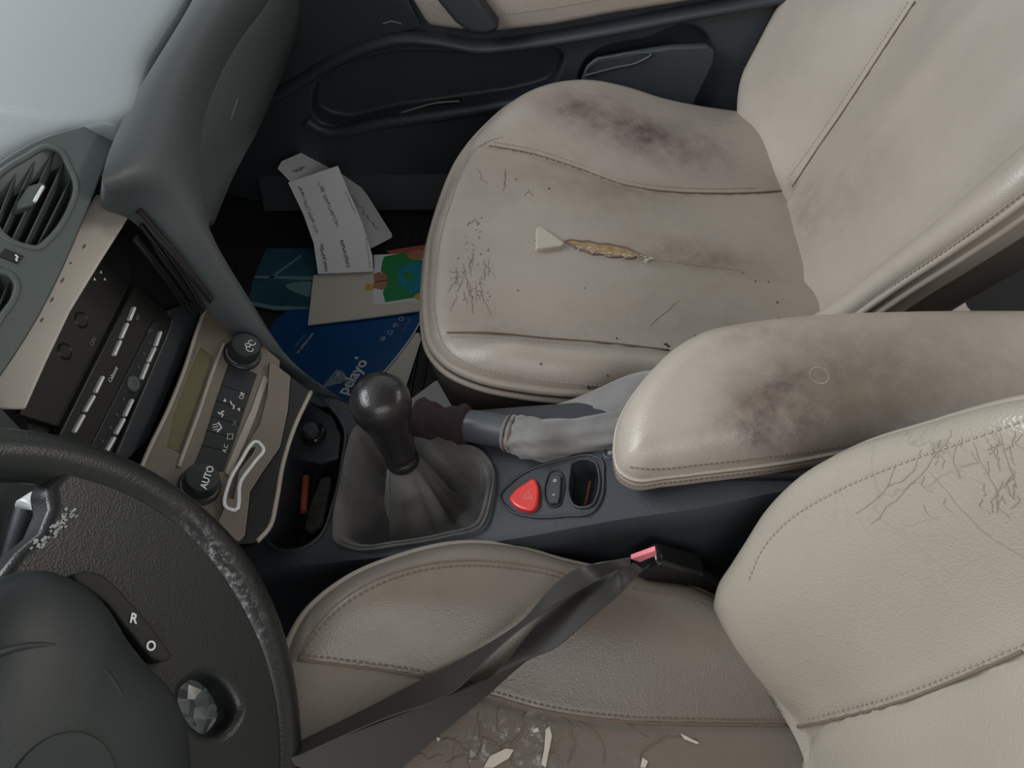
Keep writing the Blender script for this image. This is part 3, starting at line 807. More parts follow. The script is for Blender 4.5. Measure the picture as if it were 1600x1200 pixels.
G().lathe(lc, ck.n+np.array([.1, .1, 0]), [(0, .0), (.0085, .0), (.0085, .010), (.0078, .012), (0, .0125)], 36).build('plug_knob', M['plastic'], lighter)
g = G(); g.tube([ck.P(x, y, -.045) for x, y in [(478, 745), (474, 800)]], .004, 8); tag(g.build('lighter_wand', M['orange'], None, bevel=0), 'dull orange stick lying in the open tray pocket', 'stick')
g = G(); g.prism([ck.P(x, y, -.055+rnd.uniform(0, .006)) for x, y in [(500, 745), (516, 742), (512, 770), (502, 820), (486, 834), (474, 828), (482, 790)]], -ck.n*.008)
tag(g.build('dusty_cloth', M['coin'], None, bevel=.003), 'dusty grey scrap lying in the open tray pocket', 'cloth')

# gear lever boot
boot = empty('gear_lever', ck.P(640, 780, 0), 'gear stick with worn black knob in a sagging dusty grey boot', 'gear lever')
bt = spline(BOOT, 8, closed=True)
B0 = [ck.P(x, y, .0015) for x, y in bt]
cen = ck.P(648, 765, 0)
KN = atY(628, 716, -.008); KB = atY(596, 632, -.008)
ax = nrm(KB-KN)
foot = KN-ax*.10
rows = []
nb_ = len(B0)
def ring(f, h, k=0, amp=0):
    out = []; rw_ = random.Random(int(f*100))
    for i, p in enumerate(B0):
        a = 2*math.pi*i/nb_
        q = cen+(p-cen)*f; q = q+ck.n*(h-np.dot(q-cen, ck.n))
        out.append(q+ck.n*amp*rw_.uniform(-.5, .5)+ck.n*amp*math.sin(k*a+f*7)+ck.n*amp*.5*math.sin(2*k*a+1))
    return out
e1 = nrm(np.cross(ax, (0, 0, 1.0)) if abs(ax[2]) < .9 else np.cross(ax, (0, 1.0, 0))); e2 = np.cross(ax, e1)
def aligned(c, r, wob=0):
    out = []
    for i, p in enumerate(B0):
        d = p-cen; d = d-ax*np.dot(d, ax); d = nrm(d); a = 2*math.pi*i/nb_
        out.append(c+d*r*(1+wob*1.6*math.sin(5*a)+wob*1.1*math.sin(9*a+2)))
    return out
rows = [ring(1.0, -.002), ring(1.0, .004), ring(.97, .0065), ring(.93, .004), ring(.90, -.006), ring(.87, -.024, 5, .003), ring(.82, -.040, 5, .004), ring(.72, -.062, 5, .005), ring(.56, -.064, 4, .006)]
top = KN-ax*.004
for t, r, wb in ((.0, .036, .10), (.25, .031, .09), (.5, .026, .08), (.75, .021, .06), (.92, .0165, .03), (1.0, .0155, 0)):
    c = cen-ck.n*.052-ck.u*.012; c = c+(top-c)*t
    rows.append(aligned(c, r, wb))
g = G(); g.grid(rows, closed_u=True)
g.build('boot', M['boot'], boot, angle=180, sub=1)
edge_tube(ck, [(x, y) for x, y in BOOT], .0016, .0055).build('boot_welt', M['boot'], boot, angle=180)
G().lathe(top, ax, [(0, -.004), (.0165, -.004), (.0175, -.001), (.0175, .004), (.0150, .007), (.0135, .009), (.0135, .013), (.0160, .015), (.0175, .018), (.0165, .021), (0, .021)], 40).build('collar', M['knob'], boot)
H = float(np.linalg.norm(KB-top))
G().lathe(top, ax, [(0, .017), (.0150, .017), (.0170, .022), (.0185, .030), (.0215, H-.030), (.0255, H-.018), (.0285, H-.004), (.0290, H+.004), (.0275, H+.013), (.0225, H+.021), (.0140, H+.026), (.006, H+.0275), (0, H+.028)], 48).build('gear_knob', M['knob'], boot, angle=60)

# hazard switch panel
SH = [(781, 776), (800, 752), (835, 731), (880, 718), (925, 712), (940, 719), (943, 745), (938, 782), (928, 797), (880, 806), (830, 807), (800, 799)]
g = G(); outer = [ck.P(x, y, .0) for x, y in spline(SH, 6, closed=True)]
edge_tube(ck, SH, .0014, .0012).build('switch_panel_rim', M['plastic'], console, angle=180)
HZ = [(795, 778), (803, 766), (820, 754), (834, 747), (840, 757), (841, 775), (838, 790), (828, 797), (815, 795), (803, 789)]
hz = G().prism([ck.P(x, y, .0055) for x, y in spline(HZ, 5, closed=True)], -ck.n*.008).build('hazard_button', M['red'], console, bevel=.0022, seg=4)
tp = [(817, 779), (832, 779), (826, 767)]
for k, c in ((1.0, .0),):
    tri = [ck.P(x, y, .0059) for x, y in tp]
    G().tube(tri, .0006, 6, closed=True, upv=ck.n).build('triangle_symbol', M['redmark'], hz)
    m_ = sum(tri)/3; G().tube([m_+(p-m_)*.42 for p in tri], .0005, 6, closed=True, upv=ck.n).build('triangle_symbol', M['redmark'], hz)
LK = [(862, 742), (873, 740), (877, 745), (875, 775), (872, 785), (860, 786), (856, 780), (858, 750)]
lk = G().prism([ck.P(x, y, .0042) for x, y in LK], -ck.n*.006).build('lock_rocker', M['plastic'], console, bevel=.0012)
edge_tube(ck, [(860, 738), (876, 737), (880, 745), (878, 778), (874, 789), (858, 790), (853, 782), (855, 748)], .0009, .0008, step=4).build('rocker_frame', M['rub'], lk, angle=180)
pr_ = ck.P(867, 751, .0047)
G().lathe(pr_, ck.n, [(.0010, 0), (.0010, .0003), (.0015, .0003), (.0015, 0)], 16).build('lock_mark', M['white'], lk)
G().box(ck.P(865, 773, .0045), (.0026, .0022, .0004), (ck.u, ck.v, ck.n)).build('lock_mark', M['dim'], lk)
scr_ = ck.P(954, 708, .0)
sw = G().lathe(scr_, ck.n, [(.0075, .0012), (.0060, .0018), (.0055, .0008), (0, .0008)], 28).build('screw_cap', M['plastic'], console)
G().lathe(scr_, ck.n, [(0, .0022), (.0022, .002), (.0028, .0008)], 16).build('screw_head', M['dim'], sw)
edge_tube(ck, HOLE, .0013, .0008, step=3).build('slot_rim', M['plastic'], console, angle=180)
g = G(); g.tube([ck.P(x, y, -.024) for x, y in [(914, 790), (918, 772), (922, 752)]], .0012, 6)
g.build('loose_wire', M['orange'], console)
# joint lines of the console
for pts in ([(712, 838), (712, 852)],):
    pass
g = G()
g.tube([(x, yN-.0005, z-.030) for x, yN, yF, z in [XS[i] for i in range(3, 9)]], .0008, 6); g.build('joint_line', M['rub'], console)

# ------------------------------------------------------------------ handbrake
P1 = atY(645, 645, .038); P2 = atY(652, 652, .036); P3 = atY(728, 664, .022); P4 = atY(800, 678, .008)
brake = empty('handbrake', P4-np.array([0, 0, .02]), 'handbrake lever with dark fleece sleeve and grey suede gaiter beside the far seat', 'handbrake')
d = nrm(P4-P2)
G().lathe(P2-d*.012, d, [(0, 0), (.0065, 0), (.0082, .002), (.0085, .012), (.0085, .03)], 28).build('release_button', M['chrome'], brake)
g = G(); rows = []
Lf = float(np.linalg.norm(P3-P2)); u1 = nrm(np.cross(d, (0, 0, 1.0))); u2 = np.cross(u1, d)
rr = random.Random(9)
for i in range(27):
    t = i/26; r = .0185+.0022*math.sin(t*9)+.001*math.sin(t*23); r *= 1 if .02 < t < .98 else .72
    rows.append([P2-d*.002+d*(Lf+.006)*t+(u1*math.cos(a)+u2*math.sin(a))*(r+rr.uniform(-.0007, .0007)+.0012*math.sin(3*a+t*8)) for a in [2*math.pi*k/36 for k in range(36)]])
g.grid(rows, closed_u=True)
g.build('fleece_sleeve', M['fuzzy'], brake, angle=180)
G().lathe(P3-d*.01, d, [(0, 0), (.0150, 0), (.0165, .01), (.0172, .03), (.0172, float(np.linalg.norm(P4-P3))+.012), (0, float(np.linalg.norm(P4-P3))+.012)], 36).build('grip', M['tube'], brake)
# gaiter: cuff and suede running down to a collar on the console
cuff = [P4-d*.006, P4+d*.008]
g = G()
P5 = atY(900, 688, .006); P6 = atY(1000, 668, .012)
path = spline([P4-d*.007, P4+d*.003, P4+d*.012, P4+d*.03, P5+np.array([0, 0, .004]), P6], 6)
n_ = len(path); rows = []
for i, p in enumerate(path):
    t = i/(n_-1); r0_ = .0175+.0012*math.sin(t*60)*(t < .15)+.004*t
    r_ = []
    for k in range(40):
        a = 2*math.pi*k/40
        w = 1+.08*t**.5*math.sin(3*a+5*t)+.07*math.sin(7*a-9*t)*min(1, t*3)+.05*math.sin(11*a+22*t)*min(1, t*2)
        r_.append(p+(u1*math.cos(a)*(1+.15*t)+u2*math.sin(a)*(1-.15*t))*r0_*w)
    rows.append(r_)
g.grid(rows, closed_u=True); g.build('gaiter', M['gaiter'], brake, angle=180)
for q in (.000, .006):
    G().tube([P4+d*(q-.004)+(u1*math.cos(a)+u2*math.sin(a))*.0186 for a in [2*math.pi*k/28 for k in range(28)]], .0009, 6, closed=True, upv=d).build('cuff_band', M['thread_dark'], brake)
# spread suede apron on the console around the lever
g = G(); rows = []
A = [ck.P(812, 714, .003), ck.P(850, 714, .003), ck.P(900, 704, .004), ck.P(965, 683, .004), ck.P(1010, 664, .004)]
Bq = [P4+d*.01-np.array([0, 0, .012]), P5-np.array([0, 0, .006]), P6-np.array([0, 0, .004]), P6+np.array([.05, 0, .0])]
G().tube(spline(A, 6), .0022, 8).build('gaiter_rim', M['gaiter'], brake, angle=180)
Cq = [np.array([-.055, .062, .350]), np.array([.01, .075, .375]), np.array([.07, .085, .405]), np.array([.12, .085, .415])]
A2 = spline(A, 8); B2 = spline(Bq, 8); C2 = spline(Cq, 8)
for a, b, c in zip(A2, B2, C2):
    rows.append([a-np.array([0, 0, .01]), a+np.array([0, 0, .002]), a+(b-a)*.25+np.array([0, 0, -.006]), a+(b-a)*.6+np.array([0, 0, -.012-.004*rnd.random()]), b+np.array([0, .0, -.004]), b+(c-b)*.5+np.array([0, 0, .006*rnd.random()]), c, c-np.array([0, 0, .05])])
g.grid(rows); g.build('gaiter_apron', M['gaiter'], brake, angle=180, sub=1)

# ------------------------------------------------------------------ armrest
am = Plane((.05, 0, .425), (1, 0, 0), (0, 0, 1))
arm = empty('armrest', (.30, .01, .405), 'padded beige leather armrest with a dark round smudge between the seats', 'armrest')
farA = L3(am, [(962, 692, .0), (966, 668, .002), (980, 636, .006), (1005, 600, .012), (1050, 555, .018), (1095, 531, .021), (1150, 519, .022), (1240, 508, .022), (1400, 501, .022), (1600, 500, .022)])
nearA = L3(am, [(962, 692, .0), (962, 712, .0), (970, 736, .0), (988, 747, .0), (1040, 744, .0), (1100, 737, .0), (1240, 719, .0), (1330, 702, .0)])
farA.append((.58, farA[-1][1], .02)); nearA.append((.58, nearA[-1][1], 0))
padA = Pad(am, farA, nearA, [(-.1, .03), (.7, .03)], [(-.1, -.03), (.7, -.03)], R=.030, rise=.034, bol=0.0, crown=.008, groove=0, nrow=130, ncol=90, plain=True)
padt = padA.g.build('armrest_pad', M['leather'], arm, angle=180)
BA = bvh_of(padt)
set_attr(padt, 'stain', px_blob(padt, [(1225, 640, .034, 1.3, (1300, 600), 1.7), (1190, 655, .022, .5), (1330, 600, .040, .7, (1420, 600), 1.8)]))
set_attr(padt, 'tone_patch', px_blob(padt, [(1160, 620, .025, .5), (1350, 620, .05, .7), (1440, 590, .07, .6, (1560, 590), 2), (1180, 520, .02, .4, (1300, 510), 3)]))
g = G(); padA.skirt(g, [(-.001, -.001), (.0015, .004), (.0015, .016), (-.004, .024), (-.02, .027)])
L_ = padA.edge_loop(-.02, -.027); n_ = len(L_)
g.grid([L_[:n_//2+1], (L_[::-1])[:n_//2+1]])
g.build('armrest_border', M['leather'], arm, angle=180)
G().tube(padA.edge_loop(.0005, -.0005), .0022, 8).build('piping', M['leather'], arm, angle=180)
G().tube(padA.edge_loop(.0012, -.0035), .0009, 6).build('seam', M['thread_dark'], arm, angle=180)
gs = G()
stitches(gs, [t[0] for t in trace(BA, [(985, 730), (1010, 733), (1100, 726), (1240, 709), (1330, 694)], .0004)], pitch=.0048, ln=.003, r=.0008)
stitches(gs, padA.edge_loop(.0022, -.009), pitch=.0048, ln=.003, r=.0007)
gs.build('stitching', M['thread_dark'], padt, smooth=False)['kind'] = 'stuff'
g = G()
hb_ = hit(BA, 1280, 586, .0)
G().lathe(hb_[0], hb_[1], [(.0072, -.0006), (.0084, .00015), (.0096, -.0006)], 32).build('snap_imprint', M['leather'], padt, angle=180)
G().box((.345, .005, .403), (.46, .12, .014)).build('hinge_plate', M['rub'], arm, bevel=.004)

# ------------------------------------------------------------------ belt and buckle
bk = empty('belt_buckle', (.085, -.115, .33), 'black seat belt buckle with a pinkish red release button', 'buckle')
c0 = np.array([.082, -.118, .352]); bax = nrm((1.0, .12, -.75)); by = nrm(np.cross((0, 0, 1.0), bax)); bz = np.cross(bax, by)
pin = atY(1002, 868, -.114)
c0 = pin+bax*.036-np.array([0, 0, .006])
G().box(c0, (.062, .024, .034), (bax, by, bz)).build('buckle_body', M['gloss'], bk, bevel=.005)
G().prism([atY(x, y, -.122) for x, y in [(985, 874), (1024, 860), (1026, 868), (1000, 879)]], (0, .005, 0)).build('release_button', M['pink'], bk, bevel=.001)
G().box(c0+bax*.055-bz*.010, (.07, .014, .020), (nrm(bax+np.array([0, 0, -.35])), by, nrm(np.cross(nrm(bax+np.array([0, 0, -.35])), by))*-1)).build('buckle_stalk', M['black'], bk, bevel=.004)
belt = empty('seat_belt', c0-bax*.04, 'dark grey seat belt webbing twisted in two strands across the near cushion', 'seat belt')
def over(x, y, c):
    c = max(.004, c*.8)
    """point c metres above the seat under that line of sight"""
    h = hit(BD, x, y)
    z = (h[0][2] if h else .375)+c
    return atZ(x, y, z)
def strand(name, e1_, e2_, m=M['belt']):
    """two edges with their clearance above the cushion -> webbing"""
    a = [over(x, y, z) for x, y, z in spline(e1_, 8)]; b = [over(x, y, z) for x, y, z in spline(e2_, 8)]
    for arr in (a, b):
        for _ in range(6):
            for i in range(1, len(arr)-1): arr[i] = (arr[i-1]+2*arr[i]+arr[i+1])/4
    g = G(); rows = []
    for i in range(len(a)):
        t = nrm(a[min(i+1, len(a)-1)]-a[max(i-1, 0)]); n = nrm(np.cross(t, b[i]-a[i]+1e-6))*.0006
        rows.append([a[i]+n, a[i]+(b[i]-a[i])*.5+n, b[i]+n, b[i]-n, a[i]+(b[i]-a[i])*.5-n, a[i]-n])
    g.grid(rows, closed_u=True); return g.build(name, m, belt, angle=60)
strand('webbing', [(985, 871, .030), (940, 879, .028), (901, 888, .022), (858, 922, .018), (820, 968, .012), (760, 1008, .008), (660, 1062, .008), (560, 1114, .008), (462, 1162, .010)],
       [(985, 880, .022), (966, 889, .022), (906, 919, .026), (855, 954, .032), (810, 985, .036), (755, 1035, .040), (712, 1080, .044), (600, 1122, .046), (466, 1182, .046)])
strand('webbing', [(990, 879, .020), (966, 891, .012), (906, 922, .008), (855, 958, .006), (815, 1005, .012), (776, 1052, .030), (700, 1086, .036), (600, 1126, .040), (500, 1165, .044), (440, 1190, .044)],
       [(1004, 889, .024), (975, 922, .032), (919, 968, .036), (860, 1017, .032), (845, 1022, .028), (827, 1030, .022), (760, 1088, .012), (690, 1145, .010), (628, 1200, .010), (590, 1235, .012)])

# ------------------------------------------------------------------ dashboard
dash = empty('dashboard', (-.5, 0, .55), 'blue-grey moulded dashboard sweeping down into the centre stack', 'dashboard')
GR = [(150, 298, .642), (165, 250, .648), (190, 190, .65), (222, 130, .65), (250, 85, .65), (300, 2, .65)]
gr = [atZ(*q) for q in GR]; gr.append(gr[-1]+np.array([-.02, .17, 0])); gr.append(gr[-1]+np.array([-.02, .20, 0]))
LP = [(310, 262, .565), (316, 195, .565), (340, 120, .565), (375, 55, .565), (416, 0, .565)]
lp = [atZ(*q) for q in LP]; lp.append(lp[-1]+np.array([.0, .10, .0])); lp.append(lp[-1]+np.array([.0, .14, .0]))
_kv = Plane((-.4377, 0, .6502), (0, 1, 0), (.77, 0, .64))
top_edge = [_kv.P(x, y, .006) for x, y in [(0, 250), (30, 232), (62, 215)]]+[atZ(115, 199, .656), atZ(150, 192, .654), atZ(180, 189, .652)]
E_ = [np.array(p) for p in [(-.40, -.80, .65), (-.40, -.36, .655), (-.43, -.24, .66), (-.478, -.12, .668), (-.486, -.02, .672)]]+top_edge+[p+np.array([-.011, 0, .001]) for p in gr[4:]]
E_ = spline(E_, 6); rows = []
rows.append([p+np.array([.0, 0, -.03]) for p in E_])
rows.append([p+np.array([.0, 0, -.008]) for p in E_])
rows.append([p+np.array([-.003, 0, -.002]) for p in E_])
rows.append([p+np.array([-.010, 0, .0025]) for p in E_]); rows.append([p+np.array([-.030, 0, .008]) for p in E_])
for f, dz in ((.2, .016), (.4, .02), (.7, .02), (1.0, .01)):
    rows.append([np.array([p[0]+(-1.04-p[0])*f, p[1], p[2]+(.675-p[2])*min(1, f*2)+dz]) for p in E_])
g = G(); g.grid(rows); g.build('dash_top_pad', M['dash_top'], dash, angle=180, sub=1)
# passenger fascia: groove -> bulge -> lip, then the flank down to the console
n1 = 40
inner = [atY(x, y, .108) for x, y in [(500, 622), (445, 572), (400, 530), (345, 480), (300, 425), (255, 368), (215, 318)]]+[gr[0]]
outer = [atZ(*q) for q in [(540, 630, .31), (462, 578, .35), (430, 535, .39), (400, 485, .43), (365, 430, .475), (332, 372, .52), (316, 320, .548)]]
fi = resamp(spline(inner, 6), 40)[:-1]+resamp(spline(gr, 6), 50)
fo = resamp(spline(outer+[lp[0]], 6), 40)[:-1]+resamp(spline(lp, 6), 50)
rows = []
for i, (a, b) in enumerate(zip(fi, fo)):
    bul = np.array([.022, .0, .016])*(.35+.65*float(sstep(i, 5, 60)))
    r = [a+np.array([-.012, .0, -.02]), a]
    for t in (.08, .2, .35, .5, .65, .8, .92): r.append(a+(b-a)*t+bul*math.sin(math.pi*t)**.8)
    r.append(b); r.append(b+np.array([-.006, .003, -.010]))
    if i < 39: r += [b+np.array([-.05, .008, -.02]), np.array([-.98, b[1]+.03, b[2]-.02])]
    else: r += [b+np.array([-.012, .004, -.014]), b+np.array([-.02, .004, -.012])]
    rows.append(r)
AR = np.array(rows)
for _ in range(5):
    B_ = AR.copy(); B_[14:80] = (AR[13:79]+2*AR[14:80]+AR[15:81])/4; AR[:, 1:-3] = B_[:, 1:-3]; AR[:, 0] = AR[:, 1]+np.array([-.012, 0, -.02])
rows = [list(r) for r in AR]
g = G(); g.grid(rows); g.build('fascia', M['dash'], dash, angle=60)
# glovebox face under the lip
low = [atX(x, y, -.455) for x, y in [(334, 350), (362, 282), (402, 205), (440, 120), (480, 10)]]
low.append(low[-1]+np.array([0, .10, .01])); low.append(low[-1]+np.array([0, .06, .0]))
hi = resamp(spline([p+np.array([-.014, .004, -.008]) for p in lp], 6), 50); lo = resamp(spline(low, 6), 50)
rows = []
for ig, (a, b) in enumerate(zip(hi, lo)):
    a = a+np.array([-.02, 0, 0])*(1-float(sstep(ig, 0, 8)))
    rows.append([a+np.array([-.02, 0, -.0]), a, a+np.array([.004, 0, -.004]), a+np.array([.0055, 0, -.009]), a+(b-a)*.35+np.array([.010, 0, 0]), a+(b-a)*.7+np.array([.006, 0, 0]), b, b+np.array([-.02, 0, -.01]), b+np.array([-.45, 0, -.03])])
g = G(); g.grid(rows); g.build('glovebox_lid', M['dash'], dash, angle=60)
BG = bvh_of(bpy.data.objects['glovebox_lid'])
g = G(); ribbon_on(g, trace(BG, [(371, 155), (366, 170), (361, 186)], .0002), .0012); g.build('scratch', M['dim'], dash)
# driver side fascia behind the wheel
g = G(); rows = []
for y in np.linspace(-.12, -.80, 14):
    k = min(1, max(0, (-.12-y)/.1))
    rows.append([(-.44+.03*k, y, .64), (-.42+.03*k, y, .62), (-.42+.03*k, y, .56), (-.45, y, .48), (-.43, y, .42), (-.47, y, .34), (-.60, y, .27), (-.95, y, .25)])
g.grid(rows); g.build('driver_fascia', M['dash'], dash, angle=60)

# vent bezel
kv = Plane((-.4377, 0, .6502), (0, 1, 0), (.77, 0, .64))
BZ = [(178, 193), (184, 205), (168, 250), (150, 296), (128, 350), (98, 420), (62, 492), (20, 560), (-40, 640), (-140, 720), (-190, 640), (-150, 480), (-60, 300), (0, 252), (60, 217), (120, 199)]
V1 = [(-10, 283), (0, 272), (40, 246), (74, 230), (92, 236), (108, 262), (119, 292), (108, 330), (76, 376), (60, 388), (40, 386), (0, 364), (-12, 340)]
V2 = [(-30, 400), (0, 424), (16, 430), (26, 444), (24, 462), (4, 494), (-20, 530), (-60, 560), (-80, 500)]
vb = G().prism([kv.P(x, y, .004) for x, y in spline(BZ, 4, closed=True)], -kv.n*.035).build('vent_bezel', M['vent'], dash)
cut(vb, [cutter(kv, V1, .02, .05, 4), cutter(kv, V2, .02, .05, 4)]); finish(vb, .004, 3)
G().prism([kv.P(x, y, -.030) for x, y in spline(BZ, 2, closed=True)], -kv.n*.004).build('vent_duct', M['black'], dash)
edge_tube(kv, V1, .0028, .003).build('vent_rim', M['vent'], vb, angle=180)
edge_tube(kv, V2, .0028, .003).build('vent_rim', M['vent'], vb, angle=180)
for a, b in [((-8, 352), (28, 262)), ((2, 366), (62, 234)), ((18, 376), (84, 236)), ((38, 384), (100, 252)), ((56, 388), (112, 276)), ((-30, 330), (2, 272))]:
    p, q = kv.P(*a, -.004), kv.P(*b, -.004)
    dd = nrm(q-p); s_ = np.cross(kv.n, dd); nn = kv.n*.9+s_*.45
    G().prism([p-s_*.0006, q-s_*.0006, q+s_*.0006, p+s_*.0006], -nn*.020).build('vent_slat', M['vent'], vb, bevel=.0004, seg=2)
for a, b in [((-20, 520), (14, 440)), ((-10, 520), (26, 448)), ((-40, 500), (0, 425))]:
    p, q = kv.P(*a, -.004), kv.P(*b, -.004)
    dd = nrm(q-p); s_ = np.cross(kv.n, dd); nn = kv.n*.9+s_*.45
    G().prism([p-s_*.0006, q-s_*.0006, q+s_*.0006, p+s_*.0006], -nn*.020).build('vent_slat', M['vent'], vb, bevel=.0004, seg=2)
G().prism([kv.P(x, y, .004) for x, y in [(62, 284), (72, 286), (72, 294), (52, 320), (30, 326), (26, 318), (44, 290)]], -kv.n*.012).build('vent_slider', M['vent'], vb, bevel=.002)
G().prism([kv.P(x, y, .0065) for x, y in [(66, 288), (71, 291), (58, 315), (52, 312)]], -kv.n*.004).build('slider_bright_edge', M['silver'], vb, bevel=.001)
# small thumb-wheel window between the vents
G().prism([kv.P(x, y, .0048) for x, y in [(8, 388), (38, 400), (28, 412), (-2, 400)]], -kv.n*.001).build('thumbwheel_window', M['rub'], dash)
t_ = [kv.P(x, y, .0055) for x, y in [(24, 398), (28, 402), (25, 405), (27, 408)]]
G().tube(t_, .0007, 6).build('vent_mark', M['white'], dash)

# ------------------------------------------------------------------ centre stack: radio, flap, climate
stack = empty('centre_stack', (-.42, 0, .40), 'centre stack housing with open cream cover flap above the radio', 'dashboard console')
kr = Plane((-.425, 0, .47), (0, 1, 0), (math.sin(rad(75)), 0, math.cos(rad(75))))
kc = Plane((-.35, 0, .405), (0, 1, 0), (math.sin(rad(30)), 0, math.cos(rad(30))))
kf = Plane((-.42, 0, .575), (0, 1, 0), (math.sin(rad(37)), 0, math.cos(rad(37))))
def plate(name, pl, px, off, th_, m, par, bev=.0012, sm=0, **k):
    pts = spline(px, sm, closed=True) if sm else px
    return G().prism([pl.P(x, y, off) for x, y in pts], -pl.n*th_).build(name, m, par, bevel=bev, **k)
def dash_lbl(): pass
G().prism([kr.P(x, y, -.008) for x, y in [(38, 640), (-60, 600), (30, 430), (150, 300), (212, 318), (330, 470), (370, 520), (215, 760), (60, 740)]], -kr.n*.14).build('stack_housing', M['rub'], stack)
FL = [(150, 303), (208, 308), (214, 313), (210, 325), (160, 403), (110, 485), (72, 565), (40, 637), (0, 637), (-60, 640), (-30, 580), (0, 560), (40, 500), (62, 455)]
plate('cover_flap', kf, FL, .002, .004, M['flap'], stack, .0015)
for x, y, w in [(132, 385, 8), (111, 411, 3), (98, 438, 9), (82, 468, 8), (66, 500, 7)]:
    p = kf.P(x, y, .0026)
    G().tube([p-kf.u*.0028*w/8, p, p+kf.u*.0028*w/8], [.0003, .0008, .0003], 6).build('flap_mark', M['scratch'], stack)
# navy glossy gap and black slats right of the radio
for a, b in [((216, 330), (330, 470)), ((222, 350), (318, 486)), ((212, 372), (300, 492))]:
    p, q = atY(*a, .100), atY(*b, .095)
    G().tube([p, (p+q)/2+np.array([.002, 0, 0]), q], .0045, 8, sq=.5).build('slat', M['gloss'], stack)
plate('display_glass', kr, [(200, 352), (206, 440), (94, 668), (30, 648), (110, 482), (160, 400)], .0, .006, M['radio'], stack, .001)
for x, y in [(127, 500), (101, 549)]:
    kb = kr.P(x, y, 0); G().lathe(kb, kr.n, [(0, .0006), (.0055, .0006), (.0065, .0016), (.0075, .0006), (.008, 0)], 28).build('display_knob', M['radio'], stack)
for x, y in [(158, 425), (148, 436), (164, 436)]:
    G().prism([kr.P(x+a, y+b, .0006) for a, b in ((-2, 2), (2, 2), (0, -2.5))], -kr.n*.0003).build('arrow_mark', M['white'], stack)
text('ON', kr.P(141, 540, .0003), (0, 1, 0), kr.v, .006, M['dim'], stack, 'display_lettering')
plate('shelf_lip', kr, [(262, 484), (300, 470), (318, 484), (232, 690), (196, 722), (180, 712), (268, 505)], -.002, .006, M['door'], stack, .002)

radio = empty('car_radio', kr.P(190, 590, 0), 'black car radio with two rows of pale bar keys and a round dial', 'car radio')
fp_ = plate('faceplate', kr, [(212, 444), (270, 497), (232, 590), (160, 722), (92, 680), (150, 565)], .006, .012, M['radio'], radio, .0015)
plate('lower_strip', kr, [(240, 500), (252, 508), (150, 718), (136, 710)], .0075, .003, M['key'], radio, .0008)
def bar(pl, a, b, w, h, m, par, name, lift=.0075, f='dx'):
    p, q = pl.P(*a, lift), pl.P(*b, lift); dd = nrm(q-p); s_ = np.cross(pl.n, dd)*w/2
    return G().prism([p-s_, q-s_, q+s_, p+s_], -pl.n*h).build(name, m, par, bevel=.0005, seg=2)
for a, b in [((212, 480), (204, 500)), ((201, 505), (191, 528)), ((190, 532), (180, 555)), ((163, 588), (151, 613)), ((149, 618), (135, 643)), ((133, 648), (118, 675)),
             ((253, 518), (245, 540)), ((244, 543), (234, 565)), ((233, 568), (223, 592)), ((209, 624), (197, 650)), ((196, 654), (183, 678)), ((181, 683), (166, 710))]:
    bar(kr, a, b, .0028, .004, M['silver'], radio, 'bar_key', .0095)
dl = kr.P(205, 600, .006)
G().lathe(dl, kr.n, [(.0078, 0), (.0078, .003), (.0068, .004), (.0030, .0042), (.0026, .0034), (0, .0034)], 32).build('dial', M['vent'], radio)
text('Cabasse', kr.P(170, 597, .0065), kr.P(186, 565, .0)-kr.P(170, 597, 0), kr.v, .0055, M['white'], fp_, 'maker_lettering')
for x, y, s_ in [(233, 517, '=='), (238, 516, 'i'), (233, 535, '1'), (225, 553, '2'), (216, 574, '3'), (193, 624, '4'), (182, 648, '5'), (172, 668, '6'), (160, 690, '<')]:
    text(s_, kr.P(x, y, .008), (0, 1, 0), kr.v, .0045, M['dim'], fp_, 'key_mark', align='CENTER')
text('LIST', kr.P(213, 500, .0065), kr.P(218, 490, .0)-kr.P(213, 500, 0), kr.v, .0035, M['dim'], fp_, 'key_mark')

climate = empty('climate_panel', kc.P(330, 660, 0), 'taupe climate control panel with olive display and two black knobs', 'control panel')
CL = [(322, 478), (345, 484), (400, 530), (438, 563), (432, 640), (405, 722), (372, 790), (340, 846), (300, 815), (216, 740), (232, 700), (262, 640), (290, 570), (306, 520)]
cb = plate('panel_body', kc, CL, .0, .07, M['taupe'], climate, 0)
LCD = [(313, 541), (333, 556), (320, 598), (303, 645), (281, 708), (261, 697), (271, 650), (290, 598)]
cut(cb, [cutter_flat(kc, LCD, .01, .0035)]); finish(cb, .0012, 2)
plate('lcd_window', kc, LCD, -.003, .001, M['lcd'], climate, 0)
edge_tube(kc, [(322, 480), (306, 522), (290, 572), (262, 642), (234, 700), (218, 737)], .0022, .001, closed=False).build('pale_arc_edge', M['taupe_edge'], climate, angle=180)
edge_tube(kc, [(350, 536), (333, 578), (308, 652), (290, 700), (279, 730)], .0022, .0008, closed=False).build('pale_ridge', M['taupe_edge'], climate, angle=180)
kp = plate('key_panel', kc, [(358, 566), (402, 584), (392, 612), (366, 690), (349, 736), (303, 728), (318, 690), (338, 625)], .0015, .003, M['key'], climate, .0008)
for t in (.22, .37, .52, .66, .8):
    a = (358+(303-358)*t, 566+(728-566)*t); b = (402+(349-402)*t, 584+(736-584)*t)
    p, q = kc.P(*a, .0016), kc.P(*b, .0016); G().tube([p, q], .0004, 4).build('key_gap', M['gloss'], kp)
plate('pale_strip', kc, [(412, 585), (420, 592), (400, 650), (375, 712), (360, 744), (351, 738), (370, 690), (392, 640)], .002, .003, M['taupe_edge'], climate, .001)
KN_ = []
